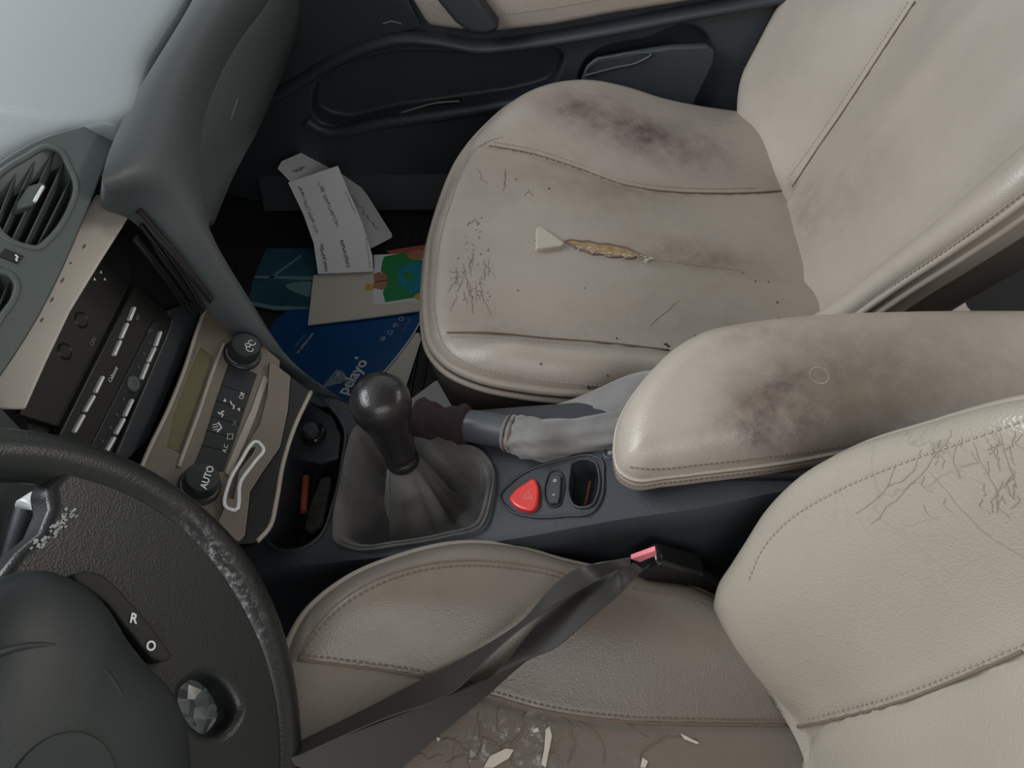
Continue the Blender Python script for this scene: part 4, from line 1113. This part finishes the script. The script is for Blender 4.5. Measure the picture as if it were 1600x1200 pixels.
for nm, x, y in (('temperature_knob', 378, 556), ('temperature_knob', 311, 761)):
    c_ = kc.P(x, y, 0); dlt = (kc.P(x, y, .02)-c_)
    kn = G().lathe(c_, kc.n, [(0, 0), (.0195, 0), (.0195, .004), (.0182, .0052), (.0182, .0062), (.0160, .0070), (.0158, .0195), (.0145, .0215), (.010, .0222), (0, .0222)], 44).build(nm, M['key'], climate)
    KN_.append(kn)
    arc = [c_+kc.n*.0066+(kc.u*math.cos(a)+kc.v*math.sin(a))*.0172 for a in np.linspace(1.7, 3.0, 12)]
    G().tube(arc, .0007, 6).build('painted_knob_glint', M['dim'], kn)  # dim arc laid on the knob skirt as a painted glint
ck2 = kc.P(311, 761, 0)+kc.n*.0224
text('AUTO', ck2-kc.v*.004+kc.u*.0, (0, 1, 0), kc.v, .0088, M['white'], kn, 'knob_lettering', align='CENTER', bold=.0002)
ck3 = kc.P(378, 556, 0)+kc.n*.0224
for k, (r_, dx_, dy_) in enumerate([(.0030, .004, -.002), (.0022, -.001, .001), (.0030, -.005, -.002)]):
    G().tube([ck3-kc.v*.003+kc.u*(dx_+r_*math.cos(a))+kc.v*(dy_+r_*1.2*math.sin(a)) for a in np.linspace(0, 5.4, 16)], .0005, 5).build('fan_symbol', M['white'], KN_[0])
text('Off', kc.P(378, 619, .0017), (0, 1, 0), kc.v, .0065, M['white'], kp, 'key_lettering', align='CENTER')
text('A.C', kc.P(352, 701, .0017), (0, 1, 0), kc.v, .0060, M['white'], kp, 'key_lettering', align='CENTER')
def sym(pts, m=M['white'], w=.0005, nm='key_symbol', closed=False):
    G().tube([kc.P(x, y, .0019) for x, y in pts], w, 5, closed=closed).build(nm, m, kp)
for x, y, k in [(351, 625, 1), (373, 640, -1)]:
    G().prism([kc.P(x+a, y+b, .0019) for a, b in ((-2.5, 2*k), (2.5, 2.5*k), (1, -3*k))], -kc.n*.0003).build('arrow_symbol', M['white'], kp)
sym([(360, 627), (362, 632), (366, 634), (364, 639)], w=.0009)
for a in range(3):
    A_ = a*2.09; sym([(345+1+4.5*math.cos(A_+t)*(.2+t/1.6), 646+4.5*math.sin(A_+t)*(.2+t/1.6)) for t in (0, .5, 1.0, 1.5)], w=.0008)
sym([(332, 664), (341, 662)]); sym([(332, 668), (341, 666)]); sym([(333, 672), (341, 670)]); sym([(341, 660), (346, 668), (339, 675)], w=.001)
sym([(364, 657), (369, 665)], M['dim']); sym([(370, 657), (363, 665)], M['dim'])
sym([(356, 678), (364, 678), (363, 686), (355, 686)], M['white'], closed=True)
CP = [(422, 563), (454, 588), (450, 640), (438, 698), (412, 735), (391, 768), (383, 836), (374, 846), (336, 828), (350, 796), (364, 752), (382, 702), (406, 664), (418, 617)]
card = plate('card_panel', kc, CP, .008, .03, M['taupe'], climate, 0)
SL = [(397, 704), (391, 716), (371, 742), (363, 786), (355, 784), (358, 757), (371, 732), (386, 706)]
cut(card, [cutter_flat(kc, SL, .01, .02)]); finish(card, .0015, 2)
edge_tube(kc, [(403, 690), (412, 701), (398, 722), (376, 753), (367, 797), (354, 793), (357, 757), (374, 724)], .0019, .0084, step=5, sq=.5).build('card_slot_frame', M['silver'], climate, angle=180)
plate('lower_fascia', kc, [(454, 588), (486, 612), (460, 670), (442, 726), (431, 782), (420, 824), (400, 848), (372, 850), (383, 836), (391, 768), (412, 735), (438, 698), (450, 640)], .002, .012, M['black'], climate, .001)
edge_tube(kc, [(486, 612), (460, 668), (442, 726), (432, 782), (421, 824), (402, 846)], .0024, .002, closed=False).build('pale_arc_edge', M['taupe_edge'], climate, angle=180)

# ------------------------------------------------------------------ steering wheel
wh = rad(28)
kw = Plane((-.30, -.37, .57), (0, 1, 0), (math.cos(wh), 0, math.sin(wh)))   # u = +y, v = up the wheel
wheel = empty('steering_wheel', kw.p0, 'black leather steering wheel with scuffed rim and plain airbag hub', 'steering wheel')
RW = .192
g = G(); pts = [kw.W(RW*math.cos(a), RW*math.sin(a)) for a in [2*math.pi*k/160 for k in range(160)]]
rows = []
for i, p in enumerate(pts):
    a = 2*math.pi*i/160; rd = kw.u*math.cos(a)+kw.v*math.sin(a)
    rr_ = .0165+.0025*math.exp(-((((a-.0+math.pi) % (2*math.pi))-math.pi+.55)/.35)**2)
    rows.append([p+rd*rr_*math.cos(t)+kw.n*rr_*.92*math.sin(t) for t in [2*math.pi*k/24 for k in range(24)]])
g.grid(rows, closed_u=True, closed_v=True)
rim = g.build('rim', M['wheel'], wheel, angle=180)
BR = bvh_of(rim)
set_attr(rim, 'wear', px_blob(rim, [(325, 885, .012, 1.2, (375, 985), 2.6), (360, 950, .012, 1.2, (385, 990), 2.6), (378, 1000, .010, 1.0), (345, 905, .008, .9, (390, 985), 3), (130, 800, .02, .6)]))
G().tube([kw.W((RW+.0170*math.cos(t))*math.cos(-.545), (RW+.0170*math.cos(t))*math.sin(-.545), .0170*.95*math.sin(t)) for t in [2*math.pi*k/28 for k in range(28)]], .0010, 6, closed=True, upv=kw.v).build('rim_joint', M['rub'], wheel)
HUB = [(0, .078), (.05, .078), (.092, .070), (.109, .050), (.111, .028), (.107, .010), (.092, -.014), (.082, -.034), (.074, -.055), (.060, -.072), (.035, -.088), (0, -.096)]
hb2 = HUB+[(-a, b) for a, b in HUB[::-1]][1:-1]
hs = spline(hb2, 5, closed=True)
rows = []
for f, h in [(1.0, -.012), (1.0, .016), (.985, .024), (.955, .029), (.90, .033), (.78, .038), (.60, .042), (.4, .044), (.2, .0450), (.02, .0452)]:
    rows.append([kw.W(a*f, b*f-.0*(1-f), h) for a, b in hs])
g = G(); g.grid(rows, closed_u=True); g.build('airbag_cover', M['hub'], wheel, angle=180)
G().tube([kw.W(.0+.068*math.cos(t), .022+.062*math.sin(t), .0405) for t in [2*math.pi*k/60 for k in range(60)]], .0018, 8, closed=True, sq=.6, upv=kw.n).build('cover_crease', M['hub'], wheel, angle=180)
g = G().prism([kw.W(.03*math.cos(t), -.0+.03*math.sin(t), .0462) for t in [2*math.pi*k/40 for k in range(40)]], -kw.n*.003)
g.build('hub_disc', M['hub'], wheel, bevel=.001)
CHIP = G(); rw_chip = random.Random(8)
for s_ in (1, -1):
    poly = [(.09, .066), (.118, .060), (.133, .053), (.149, .054), (.160, .062)]
    poly += [(.186*math.cos(t), .186*math.sin(t)) for t in np.linspace(.32, -1.38, 26)]
    poly += [(.03, -.155), (.028, -.09), (.05, -.07), (.07, -.03)]
    sp = G().prism([kw.W(a*s_, b, .012) for a, b in poly], -kw.n*.026).build('spoke', M['wheel'], wheel)
    H2 = spline([(.078, -.074), (.088, -.082), (.093, -.098), (.089, -.112), (.078, -.124), (.062, -.116), (.058, -.098)], 4, closed=True)
    cut(sp, [G().prism([kw.W(a*s_, b, .03) for a, b in H2], -kw.n*.06).build('cutter', None, smooth=False)]); finish(sp, .006, 4)
    if s_ == 1: sp.data.attributes.new('wear', 'FLOAT', 'POINT'); chip_on = sp
    # raised key strip on the spoke beside the hub
    ks = [(.113, .03), (.119, .024), (.112, -.012), (.100, -.038), (.090, -.052), (.086, -.046), (.094, -.022), (.106, .004)]
    G().prism([kw.W(a*s_, b, .022) for a, b in spline(ks, 3, closed=True)], -kw.n*.014).build('key_strip', M['rub'], wheel, bevel=.002)
for ch, x, y in (('R', 208, 967), ('O', 235, 1010)):
    _r = kw.P(x+10, y+2, .02)-kw.P(x, y, .02)
    text(ch, kw.P(x, y, .0226), _r, np.cross(kw.n, _r), .0085, M['white'], wheel, 'key_lettering', align='CENTER', bold=.0002)
BS = bvh_of(bpy.data.objects['spoke'])
for i in range(46):
    t = rw_chip.random(); x = 118-62*t+rw_chip.uniform(-9, 9); y = 795+58*t+rw_chip.uniform(-8, 8)
    g = CHIP; ribbon_on(g, trace(BS, [(x, y), (x-rw_chip.uniform(2, 7), y+rw_chip.uniform(1, 7))], .0003, 2), rw_chip.uniform(.0006, .0024))
CHIP.build('paint_chips', M['chip'], bpy.data.objects['spoke'])['kind'] = 'stuff'
# column, stalk and instrument hood behind the wheel
col_ = empty('steering_column', (-.42, -.37, .50), 'dark steering column shroud behind the wheel with a silver tipped stalk', 'steering column')
a0_ = kw.W(0, 0, -.03); a1_ = kw.W(0, -.01, -.20)
G().lathe(a1_, kw.n, [(0, 0), (.075, 0), (.075, .10), (.060, .15), (.045, .17), (0, .17)], 32).build('shroud', M['rub'], col_, bevel=.004)
sa = kw.W(.05, .02, -.06); sb = kw.P(40, 800, -.05); sc_ = kw.P(63, 785, -.05)
G().tube(spline([sa, (sa+sb)/2, sb], 5), .0075, 14).build('stalk', M['plastic'], col_)
G().tube([sb, sc_], .0095, 16).build('stalk_tip', M['silver'], col_, bevel=.001)
# crumpled clear wrapper seen through the wheel
g = G(); rw = random.Random(3); rows = []
wc = kw.P(312, 1095, -.09)
for i in range(12):
    rows.append([wc+np.array([(i-5.5)*.006, (j-5.5)*.006, .0])+np.array([rw.uniform(-.003, .003), rw.uniform(-.003, .003), rw.uniform(-.008, .008)]) for j in range(12)])
g.grid(rows); tag(g.build('plastic_wrapper', M['wrap'], None, angle=0, loc=tuple(wc)), 'crumpled clear plastic wrapper glimpsed through the lower gap of the steering wheel', 'wrapper')

# ------------------------------------------------------------------ passenger door
door = empty('door_1', (.0, .82, .12), 'dark far door trim with map pocket, storage bin and cream armrest pad', 'car door')
door['kind'] = 'structure'
kd = Plane((0, .80, .3), (1, 0, 0), (0, -1, 0))
dp = G().prism([kd.W(x, z-.3, 0)*np.array([1, 1, 1]) for x, z in [(-.80, .12), (.34, .12), (.34, .62), (-.80, .62)]] if kd.v[2] > 0 else [kd.W(x, -(z-.3), 0) for x, z in [(-.80, .12), (.34, .12), (.34, .62), (-.80, .62)]], (0, .05, 0)).build('door_panel', M['door'], door)
PK = [(488, 160), (496, 132), (530, 106), (580, 90), (640, 82), (700, 84), (760, 84), (820, 78), (866, 77), (880, 88), (874, 112), (858, 138), (820, 152), (740, 166), (620, 182), (515, 196), (494, 184)]
PK2 = [(905, 128), (918, 92), (940, 78), (1010, 62), (1085, 42), (1100, 52), (1112, 72), (1100, 120), (1075, 170), (1000, 172), (930, 165)]
cut(dp, [cutter(kd, PK, .02, .040, 4), cutter(kd, PK2, .02, .040, 4)]); finish(dp, .006, 4)
G().tube([kd.P(x, y, .004) for x, y in spline([(380, 190), (430, 148), (480, 118), (520, 94), (570, 72), (630, 58), (690, 62), (750, 72), (800, 68), (870, 58), (960, 42), (1060, 22), (1180, 0), (1260, -16)], 6)], .020, 12, sq=.55, upv=(0, 0, 1)).build('door_ledge', M['door'], door, angle=180)
G().tube([kd.P(x, y, .002) for x, y in spline([(478, 188), (500, 202), (600, 192), (740, 172), (860, 152), (1000, 132)], 6)], .011, 12, upv=(0, 0, 1)).build('pocket_lip', M['door'], door, angle=180)
bl_ = plate('bin_lid', kd, [(908, 126), (916, 106), (932, 93), (1010, 79), (1050, 73), (1106, 71), (1118, 80), (1116, 100), (1084, 168), (1000, 176), (940, 165), (906, 145)], .026, .012, M['door'], door, .005)
edge_tube(kd, [(914, 112), (926, 97), (960, 88), (1000, 82), (1018, 84), (1000, 96), (960, 106), (915, 118)], .0016, .0285, closed=False).build('bin_lid_groove', M['dash'], bl_, angle=180)
CRM = [(640, -4), (668, 44), (720, 50), (780, 52), (860, 43), (960, 24), (1060, 8), (1140, -6), (1160, -60), (620, -60)]
plate('armrest_pad', kd, CRM, .034, .036, M['leather'], door, .012, angle=180)
gs = G(); stitches(gs, [kd.P(x, y, .0350) for x, y in spline([(670, 5), (710, 24), (760, 24), (860, 12), (940, -2)], 6)])
gs.build('stitching', M['thread'], door, smooth=False)['kind'] = 'stuff'
plate('pull_handle', kd, [(664, -20), (735, -20), (752, 4), (778, 40), (779, 50), (760, 56), (735, 54), (712, 38), (690, 12)], .062, .030, M['plastic'], door, .008)
plate('speaker_panel', kd, [(470, -40), (620, -40), (660, 44), (600, 56), (540, 80), (485, 112), (420, 150), (400, 60)], .008, .006, M['door'], door, .003)
G().tube([kd.P(x, y, .0095) for x, y in [(598, 37), (612, 33), (627, 37)]], .0012, 6).build('panel_mark', M['dim'], door)
tag(G().tube([kd.P(x, y, -.012) for x, y in spline([(600, 186), (640, 172), (680, 161), (718, 158)], 5)], .0016, 6).build('pocket_wire', M['dim'], None), 'thin shiny curved strip sticking out of the far door pocket', 'strip')
o = plate('black_pouch', kd, [(604, 184), (640, 172), (680, 163), (716, 156), (726, 166), (700, 172)], -.018, .012, M['gloss'], None, .003); tag(o, 'flat black pouch lying in the far door map pocket', 'pouch')
# sill and pillar
o = G().prism([(-.62, .775, .06), (.9, .775, .06), (.9, .80, .125), (-.62, .80, .125)], (0, .03, -.01)).build('trim_1', M['door'], None); o['kind'] = 'structure'
o = G().prism([(.33, .76, .05), (.50, .74, .05), (.60, .74, 1.24), (.44, .74, 1.24), (.33, .77, .62)], (0, .06, 0)).build('trim_2', M['door'], None, bevel=.01); o['kind'] = 'structure'
pst = G().box(atY(1172, 118, .79), (.03, .02, .035)).build('belt_anchor', M['rub'], None, bevel=.004); tag(pst, 'small dark belt anchor block on the pillar beside the far backrest', 'belt anchor')

# ------------------------------------------------------------------ footwell mat and papers
g = G().prism([(-.62, .20, .050), (-.02, .20, .050), (-.02, .74, .050), (-.62, .74, .050)], (0, 0, -.004))
fm = g.build('floor_mat', M['mat'], None, bevel=.002, loc=(-.3, .45, .045)); tag(fm, 'ribbed black rubber mat in the far footwell under the papers', 'floor mat')
for k in range(18):
    x = -.44+.018*k
    G().tube([(x, .21, .0505), (x, .73, .0505)], .003, 6).build('rib', M['mat'], fm)
def sheet(name, pts, m, label, cat, th_=.0008, group=None, n=(0, 0, -1), bev=0):
    """pts: (px, py, z)"""
    P = [atZ(*q) for q in pts]
    o = G().prism(P, np.array(n, float)*th_).build(name, m, None, bevel=bev, loc=tuple(sum(P)/len(P)), smooth=False); return tag(o, label, cat, group)
Z0 = .0555
# lowest first
sheet('magazine', [(386, 476, Z0), (398, 430, Z0), (416, 388, Z0), (500, 388, Z0), (496, 470, Z0), (488, 486, Z0), (430, 485, Z0)], M['teal'], 'glossy teal leaflet half under the papers beside the console flank', 'leaflet', .002)
mg = bpy.data.objects['magazine']
def flat(nm, pts, z, m, par, th_=.0003): G().prism([atZ(x, y, z) for x, y in pts], (0, 0, -th_)).build(nm, m, par, smooth=False)
flat('printed_band', [(398, 431), (500, 432), (500, 438), (398, 434)], Z0+.0004, M['tealp'], mg)
flat('printed_ellipse', spline([(446, 446), (462, 441), (500, 448), (500, 462), (470, 460)], 4, closed=True), Z0+.0004, M['tealp'], mg)
flat('printed_streak', [(420, 434), (470, 398), (472, 400), (424, 436)], Z0+.0004, M['tealp'], mg)
flat('printed_streak', [(388, 470), (430, 478), (488, 480), (488, 484), (430, 484), (387, 476)], Z0+.0004, M['tealp'], mg)
sheet('paper_sheet', [(652, 505, Z0+.001), (668, 486, Z0+.001), (700, 500, Z0+.001), (720, 560, Z0+.001), (690, 545, Z0+.001)], M['paper2'], 'white paper corner poking out from under the far seat front', 'paper')
sheet('card_sheet', [(590, 590, Z0+.001), (610, 520, Z0+.001), (655, 520, Z0+.001), (658, 530, Z0+.001), (634, 606, Z0+.001), (600, 606, Z0+.001)], M['card'], 'beige card lying between the blue folder and the far seat', 'card')
sheet('envelope', [(640, 625, Z0+.004), (682, 594, Z0+.004), (740, 640, Z0+.004), (735, 690, Z0+.004), (660, 690, Z0+.004)], M['paper2'], 'white envelope corner behind the fleece-wrapped handbrake lever', 'envelope', .0015)
zb = Z0+.0045
bl = sheet('folder', [(430, 500, zb), (450, 484, zb), (560, 480, zb), (664, 486, zb), (650, 515, zb), (618, 560, zb), (590, 592, zb), (570, 630, zb), (520, 640, zb), (470, 590, zb), (418, 522, zb)], M['blue'], 'dark blue insurance folder with white lettering under the beige card', 'folder', .003)
G().tube([atZ(x, y, zb-.001) for x, y in spline([(664, 487), (650, 515), (618, 560), (590, 592)], 4)], .0014, 6).build('page_edge', M['paper'], bl)
pa, pq = atZ(534, 616, zb), atZ(566, 566, zb)
text('pelayo', pa, pq-pa, np.cross((0, 0, 1), pq-pa), .029, M['white'], bl, 'lettering', bold=.0007)
pm = atZ(563, 566, zb+.0004); t1_ = nrm(pq-pa); t2_ = np.cross((0, 0, 1.0), t1_)
G().prism([pm+t1_*a+t2_*b for a, b in ((0.004, .008), (.009, .008), (.009, .014), (.005, .014), (.005, .011), (.004, .011))], (0, 0, -.0003)).build('logo_mark', M['white'], bl)
pa2, pq2 = atZ(465, 548, zb), atZ(496, 512, zb)
text('Infórmate', atZ(461, 542, zb), atZ(480, 518, zb)-atZ(461, 542, zb), np.cross((0, 0, 1), pq2-pa2), .0075, M['tealp'], bl)
text('en pelayo.com', atZ(464, 552, zb), atZ(484, 527, zb)-atZ(464, 552, zb), np.cross((0, 0, 1), pq2-pa2), .0085, M['white'], bl)
for x, y, k in ((598, 529, 0), (609, 519, 1), (618, 508, 2), (627, 498, 3)):
    c_ = atZ(x, y, zb+.0006); R_ = .0042
    if k == 0: P_ = [(-1, -.7), (1, -.7), (1, .7), (-1, .7), (-1, -.7), (0, .2), (1, -.7)]
    elif k == 1: P_ = [(-1, -1), (1, -1), (1, .3), (0, 1.1), (-1, .3), (-1, -1)]
    elif k == 2: P_ = [(0, -1), (1, .2), (.8, .9), (.3, .9), (0, .5), (-.3, .9), (-.8, .9), (-1, .2), (0, -1)]
    else: P_ = [(math.cos(t), math.sin(t)) for t in np.linspace(0, 6.28, 16)]
    G().tube([c_+t1_*a*R_+t2_*b*R_ for a, b in P_], .0005, 5).build('icon', M['white'], bl)
text('pelayo.com', atZ(629, 517, zb), t1_, t2_, .0065, M['tealp'], bl)
# beige card with printed picture of a person in a green jumper
zc = Z0+.012
pc_ = sheet('booklet', [(481, 507, zc), (490, 430, zc), (584, 422, zc), (584, 398, zc), (640, 396, zc), (700, 392, zc), (690, 478, zc), (664, 484, zc), (560, 498, zc)], M['card'], 'open beige booklet showing a printed person in a green jumper', 'booklet', .003)
flat('picture_ground', [(584, 399), (672, 393), (672, 468), (584, 476)], zc+.0006, M['paper'], pc_)
flat('printed_jumper', [(600, 401), (635, 394), (640, 405), (672, 407), (672, 464), (640, 466), (602, 472), (598, 457), (605, 442), (603, 432), (595, 423), (597, 410)], zc+.0010, M['green'], pc_)
flat('printed_pattern', spline([(622, 424), (640, 412), (664, 416), (668, 436), (662, 456), (640, 456), (626, 444)], 4, closed=True), zc+.0014, M['bluep'], pc_)
flat('printed_pattern', spline([(632, 430), (640, 424), (646, 432), (640, 442)], 4, closed=True), zc+.0018, M['green'], pc_)
flat('printed_face', [(584, 428), (592, 425), (602, 427), (606, 438), (604, 447), (599, 453), (584, 450)], zc+.0014, M['skin'], pc_)
flat('printed_hand', [(635, 395), (652, 390), (672, 390), (672, 405), (640, 405)], zc+.0014, M['skin'], pc_)
flat('printed_hem', spline([(646, 464), (652, 458), (670, 456), (672, 466)], 3, closed=True), zc+.0014, M['yellow'], pc_)
flat('printed_slogan', [(571, 444), (584, 444), (584, 452), (571, 454)], zc+.0006, M['yellow'], pc_)
flat('spine_line', [(583, 420), (585, 420), (584, 474), (582, 474)], zc+.0004, M['paper2'], pc_)
flat('printed_line', [(586, 440), (606, 437), (606, 438), (586, 441)], zc+.0018, M['gloss'], pc_)
sheet('flyer', [(604, 392, Z0+.008), (640, 386, Z0+.008), (668, 382, Z0+.008), (690, 384, Z0+.008), (690, 400, Z0+.008), (610, 398, Z0+.008)], M['skin2'], 'salmon red flyer edge behind the green-jumper booklet', 'flyer')
# two handwritten sheets leaning on the sill
def plane3(a, b, c):
    n = nrm(np.cross(b-a, c-a)); 
    if np.dot(n, CAM-a) < 0: n = -n
    return Plane(a, b-a, n)
k1 = plane3(atZ(580, 425, Z0+.016), atZ(496, 425, Z0+.017), atY(500, 262, .735))
k2 = plane3(atZ(580, 402, Z0+.014), atY(440, 250, .755), atY(614, 372, .70))
def note(name, pl, px, label, off=0.0):
    P = [pl.P(x, y, off) for x, y in spline(px, 1, closed=True)]
    o = G().prism([pl.P(x, y, off) for x, y in px], -pl.n*.0005).build(name, M['paper'], None, smooth=False, loc=tuple(pl.P(*px[0])))
    return tag(o, label, 'paper')
n2 = note('handwritten_note', k2, [(434, 263), (440, 252), (497, 227), (516, 242), (548, 272), (574, 305), (615, 370), (580, 388), (560, 398), (452, 282)], 'handwritten white sheet leaning at the back, its corner toward the dashboard')
n1_ = note('handwritten_note', k1, [(450, 285), (528, 259), (545, 300), (565, 345), (582, 400), (583, 424), (497, 428), (490, 380), (474, 335)], 'handwritten white sheet in front, its foot tucked under the beige booklet', .006)
def scrib(pl, par, x0, y0, x1, y1, n, off, am=3.5):
    n *= 2
    g = G()
    for i in range(n):
        x = x0+(x1-x0)*i/n; y = y0+(y1-y0)*i/n
        pts = [pl.P(x+rnd.uniform(-am, am), y+rnd.uniform(-am, am), off+.0004) for _ in range(4)]
        g.tube(pts, .00045, 4, caps=False)
    g.build('handwriting', M['ink'], par)['kind'] = 'stuff'
for q in ((468, 292, 496, 365), (500, 288, 528, 355), (502, 384, 510, 424), (534, 376, 545, 420)): scrib(k1, n1_, *q, 15, .006)
for q in ((490, 246, 520, 262), (550, 308, 590, 360), (458, 268, 476, 262)): scrib(k2, n2, *q, 9, 0)
for q in ((540, 300, 556, 335), (572, 372, 578, 420)): scrib(k1, n1_, *q, 10, .006, 1.2)

# crumpled clear film on the blue folder
g = G(); rf_ = random.Random(12); rows = []
for i in range(9):
    r_ = []
    for j in range(6):
        a_ = atZ(505+40*i/8+(j-2.5)*1.5, 607-14*math.sin(math.pi*i/8)*(j/5)*1.6-8*i/8, zb+.0012)
        r_.append(a_+np.array([rf_.uniform(-.001, .001), rf_.uniform(-.001, .001), rf_.uniform(0, .006)]))
    rows.append(r_)
g.grid(rows); tag(g.build('plastic_film', M['wrap'], None, angle=0, loc=tuple(atZ(525, 598, zb))), 'small crumpled clear film scrap lying on the dark blue folder', 'wrapper')
